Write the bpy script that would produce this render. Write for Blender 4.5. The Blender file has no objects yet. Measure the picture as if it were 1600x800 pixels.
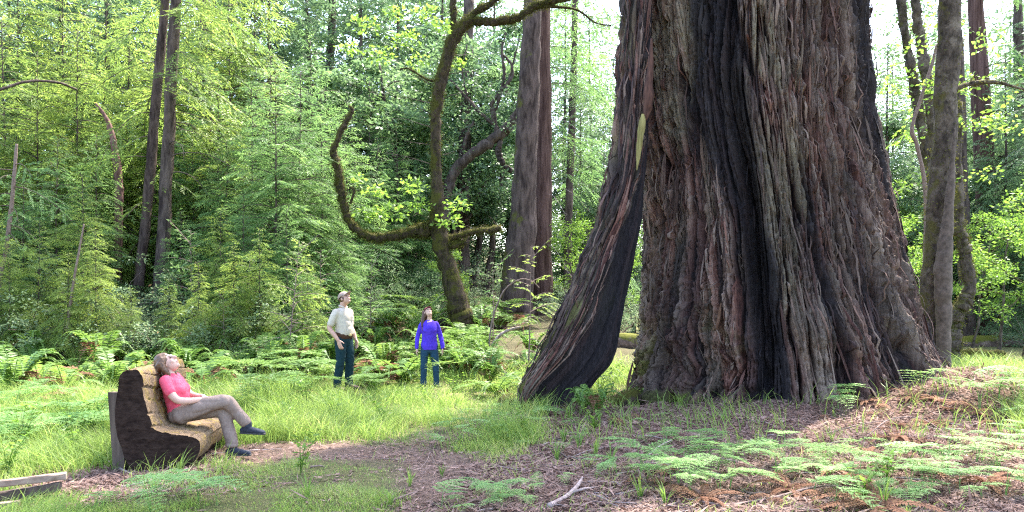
import bpy, bmesh, math, random
import numpy as np
from mathutils import Vector, Matrix

# ------------------------------------------------------------------ camera, sky, sun, exposure
SC = bpy.context.scene
COL = SC.collection
F = 1256.0            # focal length in photograph pixels
HOR = 470.0           # horizon row in the photograph
EYE = 1.6
cam_d = bpy.data.cameras.new('camera')
cam_d.sensor_width = 36.0
cam_d.lens = 36.0 * F / 1600.0
cam_d.shift_y = (HOR - 400.0) / 1600.0
cam_d.clip_start = 0.05
cam_d.clip_end = 3000.0
cam = bpy.data.objects.new('camera', cam_d)
cam.location = (0, 0, EYE)
cam.rotation_euler = (math.radians(90), 0, 0)
COL.objects.link(cam)
SC.camera = cam

SUN_EL, SUN_AZ = math.radians(58), math.radians(34)     # azimuth clockwise from +Y
world = bpy.data.worlds.new('World')
SC.world = world
world.use_nodes = True
wn = world.node_tree
bg = wn.nodes['Background']
sky = wn.nodes.new('ShaderNodeTexSky')
sky.sky_type = 'NISHITA'
sky.sun_disc = False
sky.sun_elevation = SUN_EL
sky.sun_rotation = SUN_AZ
sky.air_density = 1.0
sky.dust_density = 2.5
sky.ozone_density = 1.0
wn.links.new(sky.outputs[0], bg.inputs[0])
bg.inputs[1].default_value = 0.15
sun_d = bpy.data.lights.new('sun', 'SUN')
sun_d.energy = 2.65
sun_d.angle = math.radians(0.6)
sun_d.color = (1.0, 0.95, 0.86)
sun = bpy.data.objects.new('sun', sun_d)
SUNV = Vector((math.cos(SUN_EL) * math.sin(SUN_AZ), math.cos(SUN_EL) * math.cos(SUN_AZ), math.sin(SUN_EL)))
sun.rotation_euler = SUNV.to_track_quat('Z', 'Y').to_euler()
sun.location = (20, 20, 60)
COL.objects.link(sun)
SC.view_settings.view_transform = 'Standard'
SC.view_settings.look = 'None'
SC.view_settings.exposure = 2.88
SC.view_settings.gamma = 1.0
SC.cycles.max_bounces = 8
SC.cycles.diffuse_bounces = 4
SC.cycles.glossy_bounces = 2
SC.cycles.transmission_bounces = 4
SC.cycles.transparent_max_bounces = 4
SC.cycles.volume_bounces = 0
SC.cycles.use_denoising = False
SC.cycles.filter_width = 1.2
SC.cycles.use_adaptive_sampling = False
SC.cycles.sample_clamp_indirect = 6.0

# ------------------------------------------------------------------ small helpers
def sstep(a, b, x):
    t = np.clip((np.asarray(x, float) - a) / (b - a), 0, 1)
    return t * t * (3 - 2 * t)

def _hash(ix, iy, seed):
    h = (ix.astype(np.int64) * 374761393 + iy.astype(np.int64) * 668265263 + seed * 974711 + 12345) & 0xffffffff
    h = ((h ^ (h >> 13)) * 1274126177) & 0xffffffff
    h = (h ^ (h >> 16)) & 0xffffffff
    return h / 4294967295.0

def vn(x, y, seed=0):
    x = np.asarray(x, float); y = np.asarray(y, float)
    x, y = np.broadcast_arrays(x, y)
    ix = np.floor(x); iy = np.floor(y)
    fx = x - ix; fy = y - iy
    fx = fx * fx * fx * (fx * (fx * 6 - 15) + 10); fy = fy * fy * fy * (fy * (fy * 6 - 15) + 10)
    a = _hash(ix, iy, seed); b = _hash(ix + 1, iy, seed)
    c = _hash(ix, iy + 1, seed); d = _hash(ix + 1, iy + 1, seed)
    return (a + (b - a) * fx) * (1 - fy) + (c + (d - c) * fx) * fy

def fbm(x, y, seed=0, oct=4):
    s = 0; a = 0.5; t = 0
    for i in range(oct):
        s = s + a * vn(x * 2 ** i + 17.3 * i, y * 2 ** i - 9.1 * i, seed + i * 7); t += a; a *= 0.5
    return s / t

def unproj(px, py, Y):
    return Vector(((px - 800.0) / F * Y, Y, EYE + (HOR - py) / F * Y))

def H(x, y):
    """height of the ground"""
    x = np.asarray(x, float); y = np.asarray(y, float)
    left = 1 - sstep(1.0, 6.0, x)
    z = 0.95 * sstep(17.2, 25.0, y) * left
    z = z + 0.20 * np.clip(y - 25, 0, 60) * left * (0.45 + 0.55 * (1 - sstep(-14, 2, x)))
    z = z + 0.03 * np.clip(y - 45, 0, 60) * (1 - left)
    z = z + 0.58 * np.exp(-((x - 6.9) / 2.2) ** 2 - ((y - 12.2) / 1.9) ** 2) + 0.10 * np.exp(-((x - 3.4) / .5) ** 2 - ((y - 7.6) / .5) ** 2) + 0.12 * np.exp(-((x - 4.4) / .8) ** 2 - ((y - 8.8) / .5) ** 2)
    z = z + 0.10 * np.exp(-((x - 3.6) / 1.6) ** 2 - ((y - 11.2) / 1.3) ** 2)
    z = z - 0.07 * np.exp(-((x + 0.9) / 0.5) ** 2 - ((y - 8.15) / 0.5) ** 2)
    near = 1 - sstep(30, 60, np.abs(x) + np.abs(y))
    z = z + (fbm(x * 0.45, y * 0.45, 3) - 0.5) * 0.16 * near + (fbm(x * 2.2, y * 2.2, 8, 3) - 0.5) * 0.09 * near
    return z

def hz(x, y):
    return float(H(np.array([x]), np.array([y]))[0])

def gp(px, py):
    """the point of the ground seen at a photograph pixel"""
    Y = EYE * F / max(py - HOR, 6.0)
    for _ in range(12):
        x = (px - 800.0) / F * Y
        Y = 0.5 * Y + 0.5 * (EYE - hz(x, Y)) * F / max(py - HOR, 6.0)
    x = (px - 800.0) / F * Y
    return Vector((x, Y, hz(x, Y)))

def gy(px, Y):
    x = (px - 800.0) / F * Y
    return Vector((x, Y, hz(x, Y)))

def tag(o, label=None, cat=None, group=None, kind=None):
    if label: o['label'] = label
    if cat: o['category'] = cat
    if group: o['group'] = group
    if kind: o['kind'] = kind
    return o

def empty(name, loc=(0, 0, 0), rz=0.0):
    o = bpy.data.objects.new(name, None)
    o.empty_display_size = 0.2
    o.location = loc; o.rotation_euler = (0, 0, rz)
    COL.objects.link(o)
    return o

def link(name, me, parent=None, world_coords=True):
    o = bpy.data.objects.new(name, me)
    COL.objects.link(o)
    if parent is not None:
        o.parent = parent
        if world_coords:
            p = parent; off = Vector(parent.location)
            while p.parent is not None:
                p = p.parent; off = off + Vector(p.location)
            o.matrix_parent_inverse = Matrix.Translation(-off) if parent.type == 'EMPTY' else Matrix.Identity(4)
    return o

def dup(root, loc, rz=0.0, sc=1.0, label=None, group=None):
    """a copy of a thing with copies of its parts and sub-parts"""
    r = root.copy(); COL.objects.link(r)
    r.location = loc; r.rotation_euler = (0, 0, rz); r.scale = (sc, sc, sc) if not hasattr(sc, '__len__') else sc
    if label: r['label'] = label
    if group: r['group'] = group
    for ch in list(root.children):
        c = ch.copy(); COL.objects.link(c); c.parent = r
        for g in list(ch.children):
            d = g.copy(); COL.objects.link(d); d.parent = c
    return r

class MB:
    """collects quads and triangles and links them as one mesh"""
    def __init__(s):
        s.v = []; s.n = 0; s.q = []; s.t = []; s.qm = []; s.tm = []; s.a = []
    def add(s, v, quads=None, tris=None, mat=0, var=0.5):
        v = np.asarray(v, float).reshape(-1, 3)
        s.v.append(v)
        if np.isscalar(var): var = np.full(len(v), var)
        s.a.append(np.asarray(var, float))
        if quads is not None and len(quads):
            q = np.asarray(quads, int).reshape(-1, 4) + s.n
            s.q.append(q); s.qm.append(np.full(len(q), mat) if np.isscalar(mat) else np.asarray(mat))
        if tris is not None and len(tris):
            t = np.asarray(tris, int).reshape(-1, 3) + s.n
            s.t.append(t); s.tm.append(np.full(len(t), mat))
        s.n += len(v)
    def leaves(s, P, D, N, L, W, mat=0, var=None, fat=0.45):
        P = np.asarray(P, float).reshape(-1, 3); n = len(P)
        if n == 0: return
        D = np.broadcast_to(D, P.shape).astype(float); N = np.broadcast_to(N, P.shape).astype(float)
        D = D / (np.linalg.norm(D, axis=1, keepdims=True) + 1e-9)
        S = np.cross(D, N); S = S / (np.linalg.norm(S, axis=1, keepdims=True) + 1e-9)
        L = np.broadcast_to(np.asarray(L, float).reshape(-1, 1), (n, 1)); W = np.broadcast_to(np.asarray(W, float).reshape(-1, 1), (n, 1))
        M = P + D * L * fat
        V = np.stack([P, M + S * W * .5, P + D * L, M - S * W * .5], 1).reshape(-1, 3)
        if var is None: var = RNG.random(n)
        var = np.repeat(np.broadcast_to(np.asarray(var, float), (n,)), 4)
        s.add(V, quads=np.arange(4 * n).reshape(-1, 4), mat=mat, var=var)
    def tube(s, pts, rad, seg=8, mat=0, var=0.5, lump=0.0, cap=True, seed=0, squash=None):
        pts = np.asarray(pts, float); k = len(pts)
        rad = np.broadcast_to(np.asarray(rad, float), (k,))
        T = np.gradient(pts, axis=0); T /= (np.linalg.norm(T, axis=1, keepdims=True) + 1e-9)
        up = np.array([0, 0, 1.0]) if abs(T[0][2]) < 0.9 else np.array([1.0, 0, 0])
        A = np.cross(T[0], up); A /= np.linalg.norm(A)
        ang = np.arange(seg) / seg * 2 * math.pi
        V = []
        for i in range(k):
            A = A - T[i] * np.dot(A, T[i]); A /= (np.linalg.norm(A) + 1e-9)
            B = np.cross(T[i], A)
            r = rad[i] * np.ones(seg)
            if lump: r = r * (1 + lump * 2 * (vn(np.cos(ang) * 1.7 + seed * 3.1 + np.sin(ang) * 1.3, np.full(seg, i * 0.33) + np.sin(ang), seed) - .5))
            V.append(pts[i] + (np.cos(ang) * r)[:, None] * A + (np.sin(ang) * r)[:, None] * B)
        V = np.concatenate(V)
        i = np.arange(k - 1)[:, None] * seg; j = np.arange(seg)[None, :]; j2 = (j + 1) % seg
        Q = np.stack([i + j, i + j2, i + seg + j2, i + seg + j], -1).reshape(-1, 4)
        tr = None
        if cap:
            V = np.concatenate([V, pts[:1], pts[-1:]])
            jj = np.arange(seg)
            tr = np.concatenate([np.stack([np.full(seg, k * seg), (jj + 1) % seg, jj], -1),
                                 np.stack([np.full(seg, k * seg + 1), (k - 1) * seg + jj, (k - 1) * seg + (jj + 1) % seg], -1)])
        s.add(V, quads=Q, tris=tr, mat=mat, var=var)
    def grid(s, V, nu, nv, wrap=False, mat=0, var=0.5):
        """V[nv][nu] grid of points"""
        i = np.arange(nv - 1)[:, None] * nu; m = nu if wrap else nu - 1
        j = np.arange(m)[None, :]; j2 = (j + 1) % nu
        Q = np.stack([i + j, i + j2, i + nu + j2, i + nu + j], -1).reshape(-1, 4)
        s.add(V, quads=Q, mat=mat, var=var)
    def mesh(s, name, mats, smooth=True):
        me = bpy.data.meshes.new(name)
        V = np.concatenate(s.v)
        q = np.concatenate(s.q) if s.q else np.zeros((0, 4), int)
        t = np.concatenate(s.t) if s.t else np.zeros((0, 3), int)
        me.vertices.add(len(V)); me.vertices.foreach_set('co', V.ravel())
        nl = q.size + t.size
        me.loops.add(nl); me.loops.foreach_set('vertex_index', np.concatenate([q.ravel(), t.ravel()]).astype(np.int32))
        npoly = len(q) + len(t); me.polygons.add(npoly)
        tot = np.concatenate([np.full(len(q), 4), np.full(len(t), 3)])
        st = np.concatenate([[0], np.cumsum(tot)[:-1]]) if npoly else np.zeros(0)
        me.polygons.foreach_set('loop_start', st.astype(np.int32))
        me.polygons.foreach_set('material_index', np.concatenate([np.concatenate(s.qm) if s.qm else np.zeros(0), np.concatenate(s.tm) if s.tm else np.zeros(0)]).astype(np.int32))
        me.polygons.foreach_set('use_smooth', np.full(npoly, smooth))
        at = me.attributes.new('var', 'FLOAT', 'POINT'); at.data.foreach_set('value', np.concatenate(s.a))
        for m in (mats if isinstance(mats, (list, tuple)) else [mats]): me.materials.append(m)
        me.update(calc_edges=True); me.validate()
        return me
    def build(s, name, mats, parent=None, smooth=True):
        return link(name, s.mesh(name, mats, smooth), parent)

def worley(x, y, seed=0, jit=0.9):
    """distance to the border between cells, and a random number per cell"""
    ix = np.floor(x); iy = np.floor(y)
    d1 = np.full(x.shape, 9.0); d2 = d1.copy(); cid = np.zeros(x.shape)
    for i in (-1, 0, 1):
        for j in (-1, 0, 1):
            cx, cy = ix + i, iy + j
            px = cx + .5 + jit * (_hash(cx, cy, seed) - .5); py = cy + .5 + jit * (_hash(cx, cy, seed + 1) - .5)
            d = np.hypot(px - x, py - y); r = _hash(cx, cy, seed + 2)
            near = d < d1
            d2 = np.where(near, d1, np.minimum(d2, d)); cid = np.where(near, r, cid); d1 = np.where(near, d, d1)
    return d2 - d1, cid

RNG = np.random.default_rng(11)
random.seed(5)

def spline(pts, n):
    """Catmull-Rom through rows of any width"""
    P = np.asarray(pts, float)
    P = np.vstack([2 * P[0] - P[1], P, 2 * P[-1] - P[-2]])
    m = len(P) - 3
    out = []
    for u in np.linspace(0, m - 1e-6, n):
        i = int(u); t = u - i
        a, b, c, d = P[i:i + 4]
        out.append(0.5 * ((2 * b) + (-a + c) * t + (2 * a - 5 * b + 4 * c - d) * t * t + (-a + 3 * b - 3 * c + d) * t ** 3))
    return np.array(out)

# ------------------------------------------------------------------ materials
MATS = {}
class NT:
    def __init__(s, name):
        s.m = bpy.data.materials.new(name); s.m.use_nodes = True
        s.t = s.m.node_tree; s.b = s.t.nodes['Principled BSDF']; s.out = s.t.nodes['Material Output']
        MATS[name] = s.m
    def n(s, typ, **kw):
        x = s.t.nodes.new(typ)
        for k, v in kw.items():
            if k.startswith('i_'):
                kk = k[2:]; x.inputs[int(kk) if kk.isdigit() else kk.replace('_', ' ')].default_value = v
            else: setattr(x, k, v)
        return x
    def l(s, a, b): s.t.links.new(a, b)
    def attr(s, name): return s.n('ShaderNodeAttribute', attribute_name=name)
    def ramp(s, fac, stops):
        r = s.n('ShaderNodeValToRGB'); e = r.color_ramp.elements
        while len(e) < len(stops): e.new(0.5)
        for i, (p, c) in enumerate(stops):
            e[i].position = p; e[i].color = (*c, 1)
        s.l(fac, r.inputs[0]); return r.outputs[0]
    def mix(s, fac, a, b):
        x = s.n('ShaderNodeMix', data_type='RGBA')
        if hasattr(fac, 'links'): s.l(fac, x.inputs[0])
        else: x.inputs[0].default_value = fac
        for k, c in ((6, a), (7, b)):
            if hasattr(c, 'links'): s.l(c, x.inputs[k])
            else: x.inputs[k].default_value = (*c, 1)
        return x.outputs[2]
    def math(s, op, a, b=0.0, clamp=False):
        x = s.n('ShaderNodeMath', operation=op, use_clamp=clamp)
        for k, c in ((0, a), (1, b)):
            if hasattr(c, 'links'): s.l(c, x.inputs[k])
            else: x.inputs[k].default_value = c
        return x.outputs[0]
    def noise(s, scale, detail=4, rough=0.6, stretch=None, coord='Object', dist=0.0):
        tc = s.n('ShaderNodeTexCoord')
        v = tc.outputs[coord]
        if stretch:
            mp = s.n('ShaderNodeMapping'); mp.inputs['Scale'].default_value = stretch
            s.l(v, mp.inputs[0]); v = mp.outputs[0]
        x = s.n('ShaderNodeTexNoise'); x.inputs['Scale'].default_value = scale
        x.inputs['Detail'].default_value = detail; x.inputs['Roughness'].default_value = rough
        x.inputs['Distortion'].default_value = dist
        s.l(v, x.inputs['Vector']); return x.outputs[0]
    def bump(s, h, strength=0.5, dist=0.02):
        b = s.n('ShaderNodeBump'); b.inputs['Strength'].default_value = strength; b.inputs['Distance'].default_value = dist
        s.l(h, b.inputs['Height']); s.l(b.outputs[0], s.b.inputs['Normal'])
    def fin(s, col=None, rough=0.8, spec=0.3):
        if col is not None:
            if hasattr(col, 'links'): s.l(col, s.b.inputs['Base Color'])
            else: s.b.inputs['Base Color'].default_value = (*col, 1)
        s.b.inputs['Roughness'].default_value = rough
        s.b.inputs['Specular IOR Level'].default_value = spec
        return s.m

def leaf_mat(name, c0, c1, trans=0.45, rough=0.5, spec=0.35, patch=0.35, c2=None):
    """a leaf: colour varies from leaf to leaf and from plant to plant, light passes through"""
    t = NT(name)
    a = t.attr('var').outputs['Fac']
    oi = t.n('ShaderNodeObjectInfo')
    nz = t.noise(0.9, 2)
    f = t.math('ADD', t.math('MULTIPLY', a, 0.6), t.math('MULTIPLY', oi.outputs['Random'], 0.4))
    f = t.math('ADD', f, t.math('MULTIPLY', t.math('SUBTRACT', nz, 0.5), patch), True)
    stops = [(0.05, c0), (0.95, c1)] if c2 is None else [(0.03, c0), (0.8, c1), (0.97, c2)]
    col = t.ramp(f, stops)
    t.fin(col, rough, spec)
    tr = t.n('ShaderNodeBsdfTranslucent')
    hs = t.n('ShaderNodeHueSaturation'); hs.inputs['Hue'].default_value = 0.492; hs.inputs['Saturation'].default_value = 1.0; hs.inputs['Value'].default_value = 1.35
    t.l(col, hs.inputs['Color']); t.l(hs.outputs[0], tr.inputs[0])
    mx = t.n('ShaderNodeMixShader'); mx.inputs[0].default_value = trans
    t.l(t.b.outputs[0], mx.inputs[1]); t.l(tr.outputs[0], mx.inputs[2]); t.l(mx.outputs[0], t.out.inputs[0])
    return t.m

def plain_mat(name, c0, c1, scale=8, rough=0.85, spec=0.25, bump=0.3, bd=0.01, stretch=None):
    t = NT(name)
    n = t.noise(scale, 5, 0.65, stretch)
    t.fin(t.ramp(n, [(0.3, c0), (0.7, c1)]), rough, spec)
    if bump: t.bump(n, bump, bd)
    return t.m

def bark_mat(name, dark, light, moss=None, scale=6.0, moss_amt=0.5, stretch=(1, 1, 0.22), bd=0.05, lichen=None):
    t = NT(name)
    n = t.noise(scale, 6, 0.7, stretch, dist=0.4)
    fine = t.noise(scale * 5, 4, 0.7, (1, 1, 0.5))
    h = t.math('ADD', n, t.math('MULTIPLY', fine, 0.35))
    col = t.ramp(n, [(0.36, dark), (0.62, light)])
    if lichen:
        lf = t.noise(2.3, 5, 0.7)
        col = t.mix(t.ramp(lf, [(0.52, (0, 0, 0)), (0.62, (1, 1, 1))]), col, lichen)
    if moss:
        g = t.noise(1.4, 6, 0.75)
        geo = t.n('ShaderNodeNewGeometry'); sx = t.n('ShaderNodeSeparateXYZ'); t.l(geo.outputs['Normal'], sx.inputs[0])
        mf = t.math('ADD', g, t.math('MULTIPLY', t.math('SUBTRACT', t.math('MULTIPLY', sx.outputs[2], 0.35), t.math('MULTIPLY', sx.outputs[0], 0.12)), 1.0))
        lo = 0.72 - 0.5 * moss_amt
        mk = t.ramp(mf, [(lo, (0, 0, 0)), (lo + 0.09, (1, 1, 1))])
        mc = t.mix(fine, tuple(c * 0.55 for c in moss), tuple(c * 1.35 for c in moss))
        col = t.mix(mk, col, mc)
    t.fin(col, 0.92, 0.15)
    t.bump(h, 1.0, bd)
    return t.m

M_conifer = leaf_mat('young_conifer_needles', (0.045, 0.115, 0.04), (0.19, 0.31, 0.09), 0.5, 0.55, 0.25)
M_conifer_dk = leaf_mat('old_conifer_needles', (0.045, 0.09, 0.05), (0.15, 0.245, 0.095), 0.5, 0.55, 0.25)
M_yconifer = leaf_mat('yellow_green_needles', (0.085, 0.155, 0.035), (0.27, 0.355, 0.07), 0.55, 0.55, 0.25)
M_broad = leaf_mat('broad_leaves', (0.05, 0.10, 0.05), (0.16, 0.26, 0.10), 0.5, 0.42, 0.45)
M_maple = leaf_mat('bright_broad_leaves', (0.08, 0.17, 0.02), (0.19, 0.32, 0.05), 0.55, 0.5, 0.3)
M_huckle = leaf_mat('shrub_leaves', (0.055, 0.10, 0.05), (0.18, 0.25, 0.12), 0.4, 0.55, 0.3, c2=(0.2, 0.12, 0.07))
M_fern = leaf_mat('sword_fern_leaf', (0.06, 0.15, 0.03), (0.2, 0.31, 0.06), 0.42, 0.5, 0.35, c2=(0.3, 0.24, 0.06))
M_bracken = leaf_mat('bracken_leaf', (0.10, 0.23, 0.06), (0.25, 0.41, 0.12), 0.42, 0.55, 0.3, c2=(0.36, 0.33, 0.14))
M_dead = leaf_mat('dead_fern_leaf', (0.13, 0.06, 0.035), (0.36, 0.2, 0.12), 0.3, 0.8, 0.1)
M_grass = leaf_mat('grass_blade', (0.08, 0.17, 0.03), (0.24, 0.34, 0.075), 0.48, 0.5, 0.3, c2=(0.44, 0.36, 0.2))
M_litter = leaf_mat('fallen_needles', (0.07, 0.037, 0.027), (0.38, 0.25, 0.20), 0.1, 0.8, 0.2)
M_twigwood = plain_mat('dry_twig_wood', (0.1, 0.06, 0.05), (0.28, 0.2, 0.17), 30)
M_bark_dk = bark_mat('dark_conifer_bark', (0.03, 0.02, 0.018), (0.13, 0.095, 0.08), None, 7)
M_bark_mid = bark_mat('ridged_grey_brown_bark', (0.028, 0.018, 0.016), (0.13, 0.09, 0.078), (0.09, 0.085, 0.02), 7, 0.16)
M_bark_red = bark_mat('stringy_red_bark', (0.035, 0.016, 0.013), (0.14, 0.08, 0.068), None, 9, stretch=(1, 1, 0.08))
M_bark_moss = bark_mat('mossy_bark', (0.022, 0.016, 0.011), (0.085, 0.06, 0.04), (0.075, 0.068, 0.014), 9, 0.40, (1, 1, 0.5), 0.07)
M_bark_lichen = bark_mat('pale_lichen_bark', (0.03, 0.023, 0.018), (0.125, 0.095, 0.075), (0.10, 0.085, 0.028), 8, 0.16, (1, 1, 0.5), 0.06, (0.17, 0.135, 0.105))
M_log = bark_mat('fallen_log_bark', (0.05, 0.035, 0.03), (0.24, 0.17, 0.15), (0.12, 0.12, 0.02), 5, 0.3, (1, 1, 1))
M_deadwood = plain_mat('bare_dead_wood', (0.16, 0.11, 0.1), (0.42, 0.33, 0.3), 18, stretch=(1, 1, 0.3))
M_weathered = plain_mat('weathered_plank', (0.13, 0.08, 0.06), (0.36, 0.26, 0.20), 22, bd=0.006, stretch=(0.12, 1, 1))
# ------------------------------------------------------------------ ground
def seg_dist(x, y, pts):
    d = np.full(np.shape(x), 1e9)
    for a, b in zip(pts[:-1], pts[1:]):
        ax, ay, bx, by = a[0], a[1], b[0], b[1]
        vx, vy = bx - ax, by - ay
        t = np.clip(((x - ax) * vx + (y - ay) * vy) / (vx * vx + vy * vy + 1e-9), 0, 1)
        d = np.minimum(d, np.hypot(x - ax - t * vx, y - ay - t * vy))
    return d

PATH_A = [gp(*p) for p in ((300, 715), (380, 706), (470, 702), (560, 708), (650, 712), (700, 730), (730, 765), (745, 820))]
PATH_B = [gp(*p) for p in ((640, 712), (690, 690), (760, 668), (800, 655))]
PATH_C = [gp(*p) for p in ((660, 690), (655, 660), (690, 630), (730, 600))]

def masks(x, y):
    """dirt, litter, grass: how much of each covers the ground at a point"""
    nz = fbm(x * 1.3, y * 1.3, 21) - .5
    nz2 = fbm(x * 3.7, y * 3.7, 33) - .5
    dA = seg_dist(x, y, PATH_A) + nz * 0.7 + nz2 * .3
    dB = seg_dist(x, y, PATH_B) + nz * 0.5
    dC = seg_dist(x, y, PATH_C) + nz * 0.9
    dirt = np.maximum(1 - sstep(0.3, 0.75, dA), 0.8 * (1 - sstep(0.2, 0.6, dB)))
    worn = 0.6 * (1 - sstep(0.3, 1.0, dC))
    # litter lies right of a line that runs from the left of the redwood to the path
    xl = np.interp(y, [5.5, 6.2, 7.2, 8.5, 10.5, 12.0, 13.0, 16.0, 17.5, 30], [-1.0, -0.75, -0.35, 0.15, 0.2, 0.3, 1.3, 2.6, 9.5, 12])
    lit = sstep(-0.35, 0.45, x - xl + nz * 1.2)
    right_edge = np.interp(y, [5, 8, 10, 13, 16, 20], [6, 6.0, 6.4, 8.3, 9.0, 9.2])
    lit = lit * (1 - sstep(-0.3, 0.6, x - right_edge + nz * 1.5)) * (1 - sstep(15.5, 17.0, y))
    bench = np.exp(-((x + 3.6) / 1.0) ** 2 - ((y - 7.1) / 0.75) ** 2) * 1.9
    lit = np.maximum(lit, np.clip(bench + nz, 0, 1))
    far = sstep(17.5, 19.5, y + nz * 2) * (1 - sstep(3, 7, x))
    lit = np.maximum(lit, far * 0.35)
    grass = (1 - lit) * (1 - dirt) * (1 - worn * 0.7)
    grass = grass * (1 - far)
    gap = np.exp(-((x - 2.0) / 0.9) ** 2 - ((y - 16.0) / 2.2) ** 2)
    grass = np.clip(np.maximum(grass, gap * 1.2) , 0, 1)
    return dirt, lit, grass, worn

def ground():
    def axis(lo, hi, step, ext, g=1.25):
        c = np.arange(lo, hi + step * .5, step); s = step; a = [lo]; b = [hi]
        while a[-1] > -ext or b[-1] < ext:
            s *= g; a.append(a[-1] - s); b.append(b[-1] + s)
        return np.concatenate([np.array(a[:0:-1]), c, np.array(b[1:])])
    xs = axis(-11, 12, 0.07, 900); ys = axis(4.4, 21, 0.07, 900)
    X, Yg = np.meshgrid(xs, ys)
    Z = H(X, Yg)
    d, l, g, w = masks(X, Yg)
    inn = (Yg > 4) & (Yg < 24)
    Z = Z + np.where(inn, (fbm(X * 7, Yg * 7, 51, 3) - .5) * 0.045 * np.maximum(l, 0.25), 0)
    me_b = MB()
    me_b.grid(np.stack([X, Yg, Z], -1).reshape(-1, 3), len(xs), len(ys))
    t = NT('forest_floor')
    def at(n): return t.attr(n).outputs['Fac']
    n1 = t.noise(3.0, 6, 0.7); n2 = t.noise(38, 5, 0.75); n3 = t.noise(11, 5, 0.7)
    soil = t.ramp(n2, [(0.3, (0.085, 0.057, 0.043)), (0.55, (0.17, 0.115, 0.085)), (0.75, (0.28, 0.205, 0.155))])
    litc = t.ramp(n2, [(0.32, (0.035, 0.019, 0.015)), (0.5, (0.14, 0.08, 0.06)), (0.7, (0.33, 0.225, 0.18))])
    turf = t.ramp(n2, [(0.3, (0.055, 0.055, 0.025)), (0.55, (0.12, 0.12, 0.045)), (0.75, (0.24, 0.18, 0.11))])
    wornc = t.ramp(n2, [(0.3, (0.13, 0.15, 0.04)), (0.7, (0.33, 0.29, 0.14))])
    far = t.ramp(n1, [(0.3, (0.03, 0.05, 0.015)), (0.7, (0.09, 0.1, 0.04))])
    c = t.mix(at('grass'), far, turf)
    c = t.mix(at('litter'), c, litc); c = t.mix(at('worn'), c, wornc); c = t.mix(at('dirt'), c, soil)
    t.fin(c, 0.95, 0.1)
    t.bump(t.math('ADD', n2, n3), 0.8, 0.03)
    me = me_b.mesh('ground', t.m)
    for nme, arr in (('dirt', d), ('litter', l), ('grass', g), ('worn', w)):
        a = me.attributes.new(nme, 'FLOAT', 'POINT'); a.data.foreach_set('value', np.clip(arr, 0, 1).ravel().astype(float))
    o = link('ground', me)
    tag(o, kind='structure')
ground()

# ------------------------------------------------------------------ the giant redwood
RW = np.array([4.75, 14.0])
RW_A = math.atan2(RW[0], RW[1])
TO = np.array([-math.sin(RW_A), -math.cos(RW_A)])        # towards the viewer side of the trunk
RT = np.array([math.cos(RW_A), -math.sin(RW_A)])
RW_D = float(np.hypot(*RW))
# silhouette of the trunk: photo row -> left and right column
ROWS = np.array([-900, -300, 0, 100, 180, 270, 350, 430, 500, 560, 600, 640, 680, 760])
LEFT = np.array([1026, 1010, 1000, 996, 998, 1010, 1017, 1012, 1006, 1002, 997, 986, 976, 960])
RGHT = np.array([1330, 1345, 1354, 1362, 1368, 1385, 1401, 1420, 1440, 1463, 1478, 1492, 1505, 1520])

def trunk_lr(z):
    py = HOR - (np.asarray(z) - EYE) * F / RW[1]
    a = np.arctan((np.interp(py, ROWS, LEFT) - 800) / F); b = np.arctan((np.interp(py, ROWS, RGHT) - 800) / F)
    mid = (a + b) / 2; half = (b - a) / 2
    r = RW_D * np.sin(half)
    off = RW_D * np.tan(mid - RW_A)
    return off, r

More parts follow.
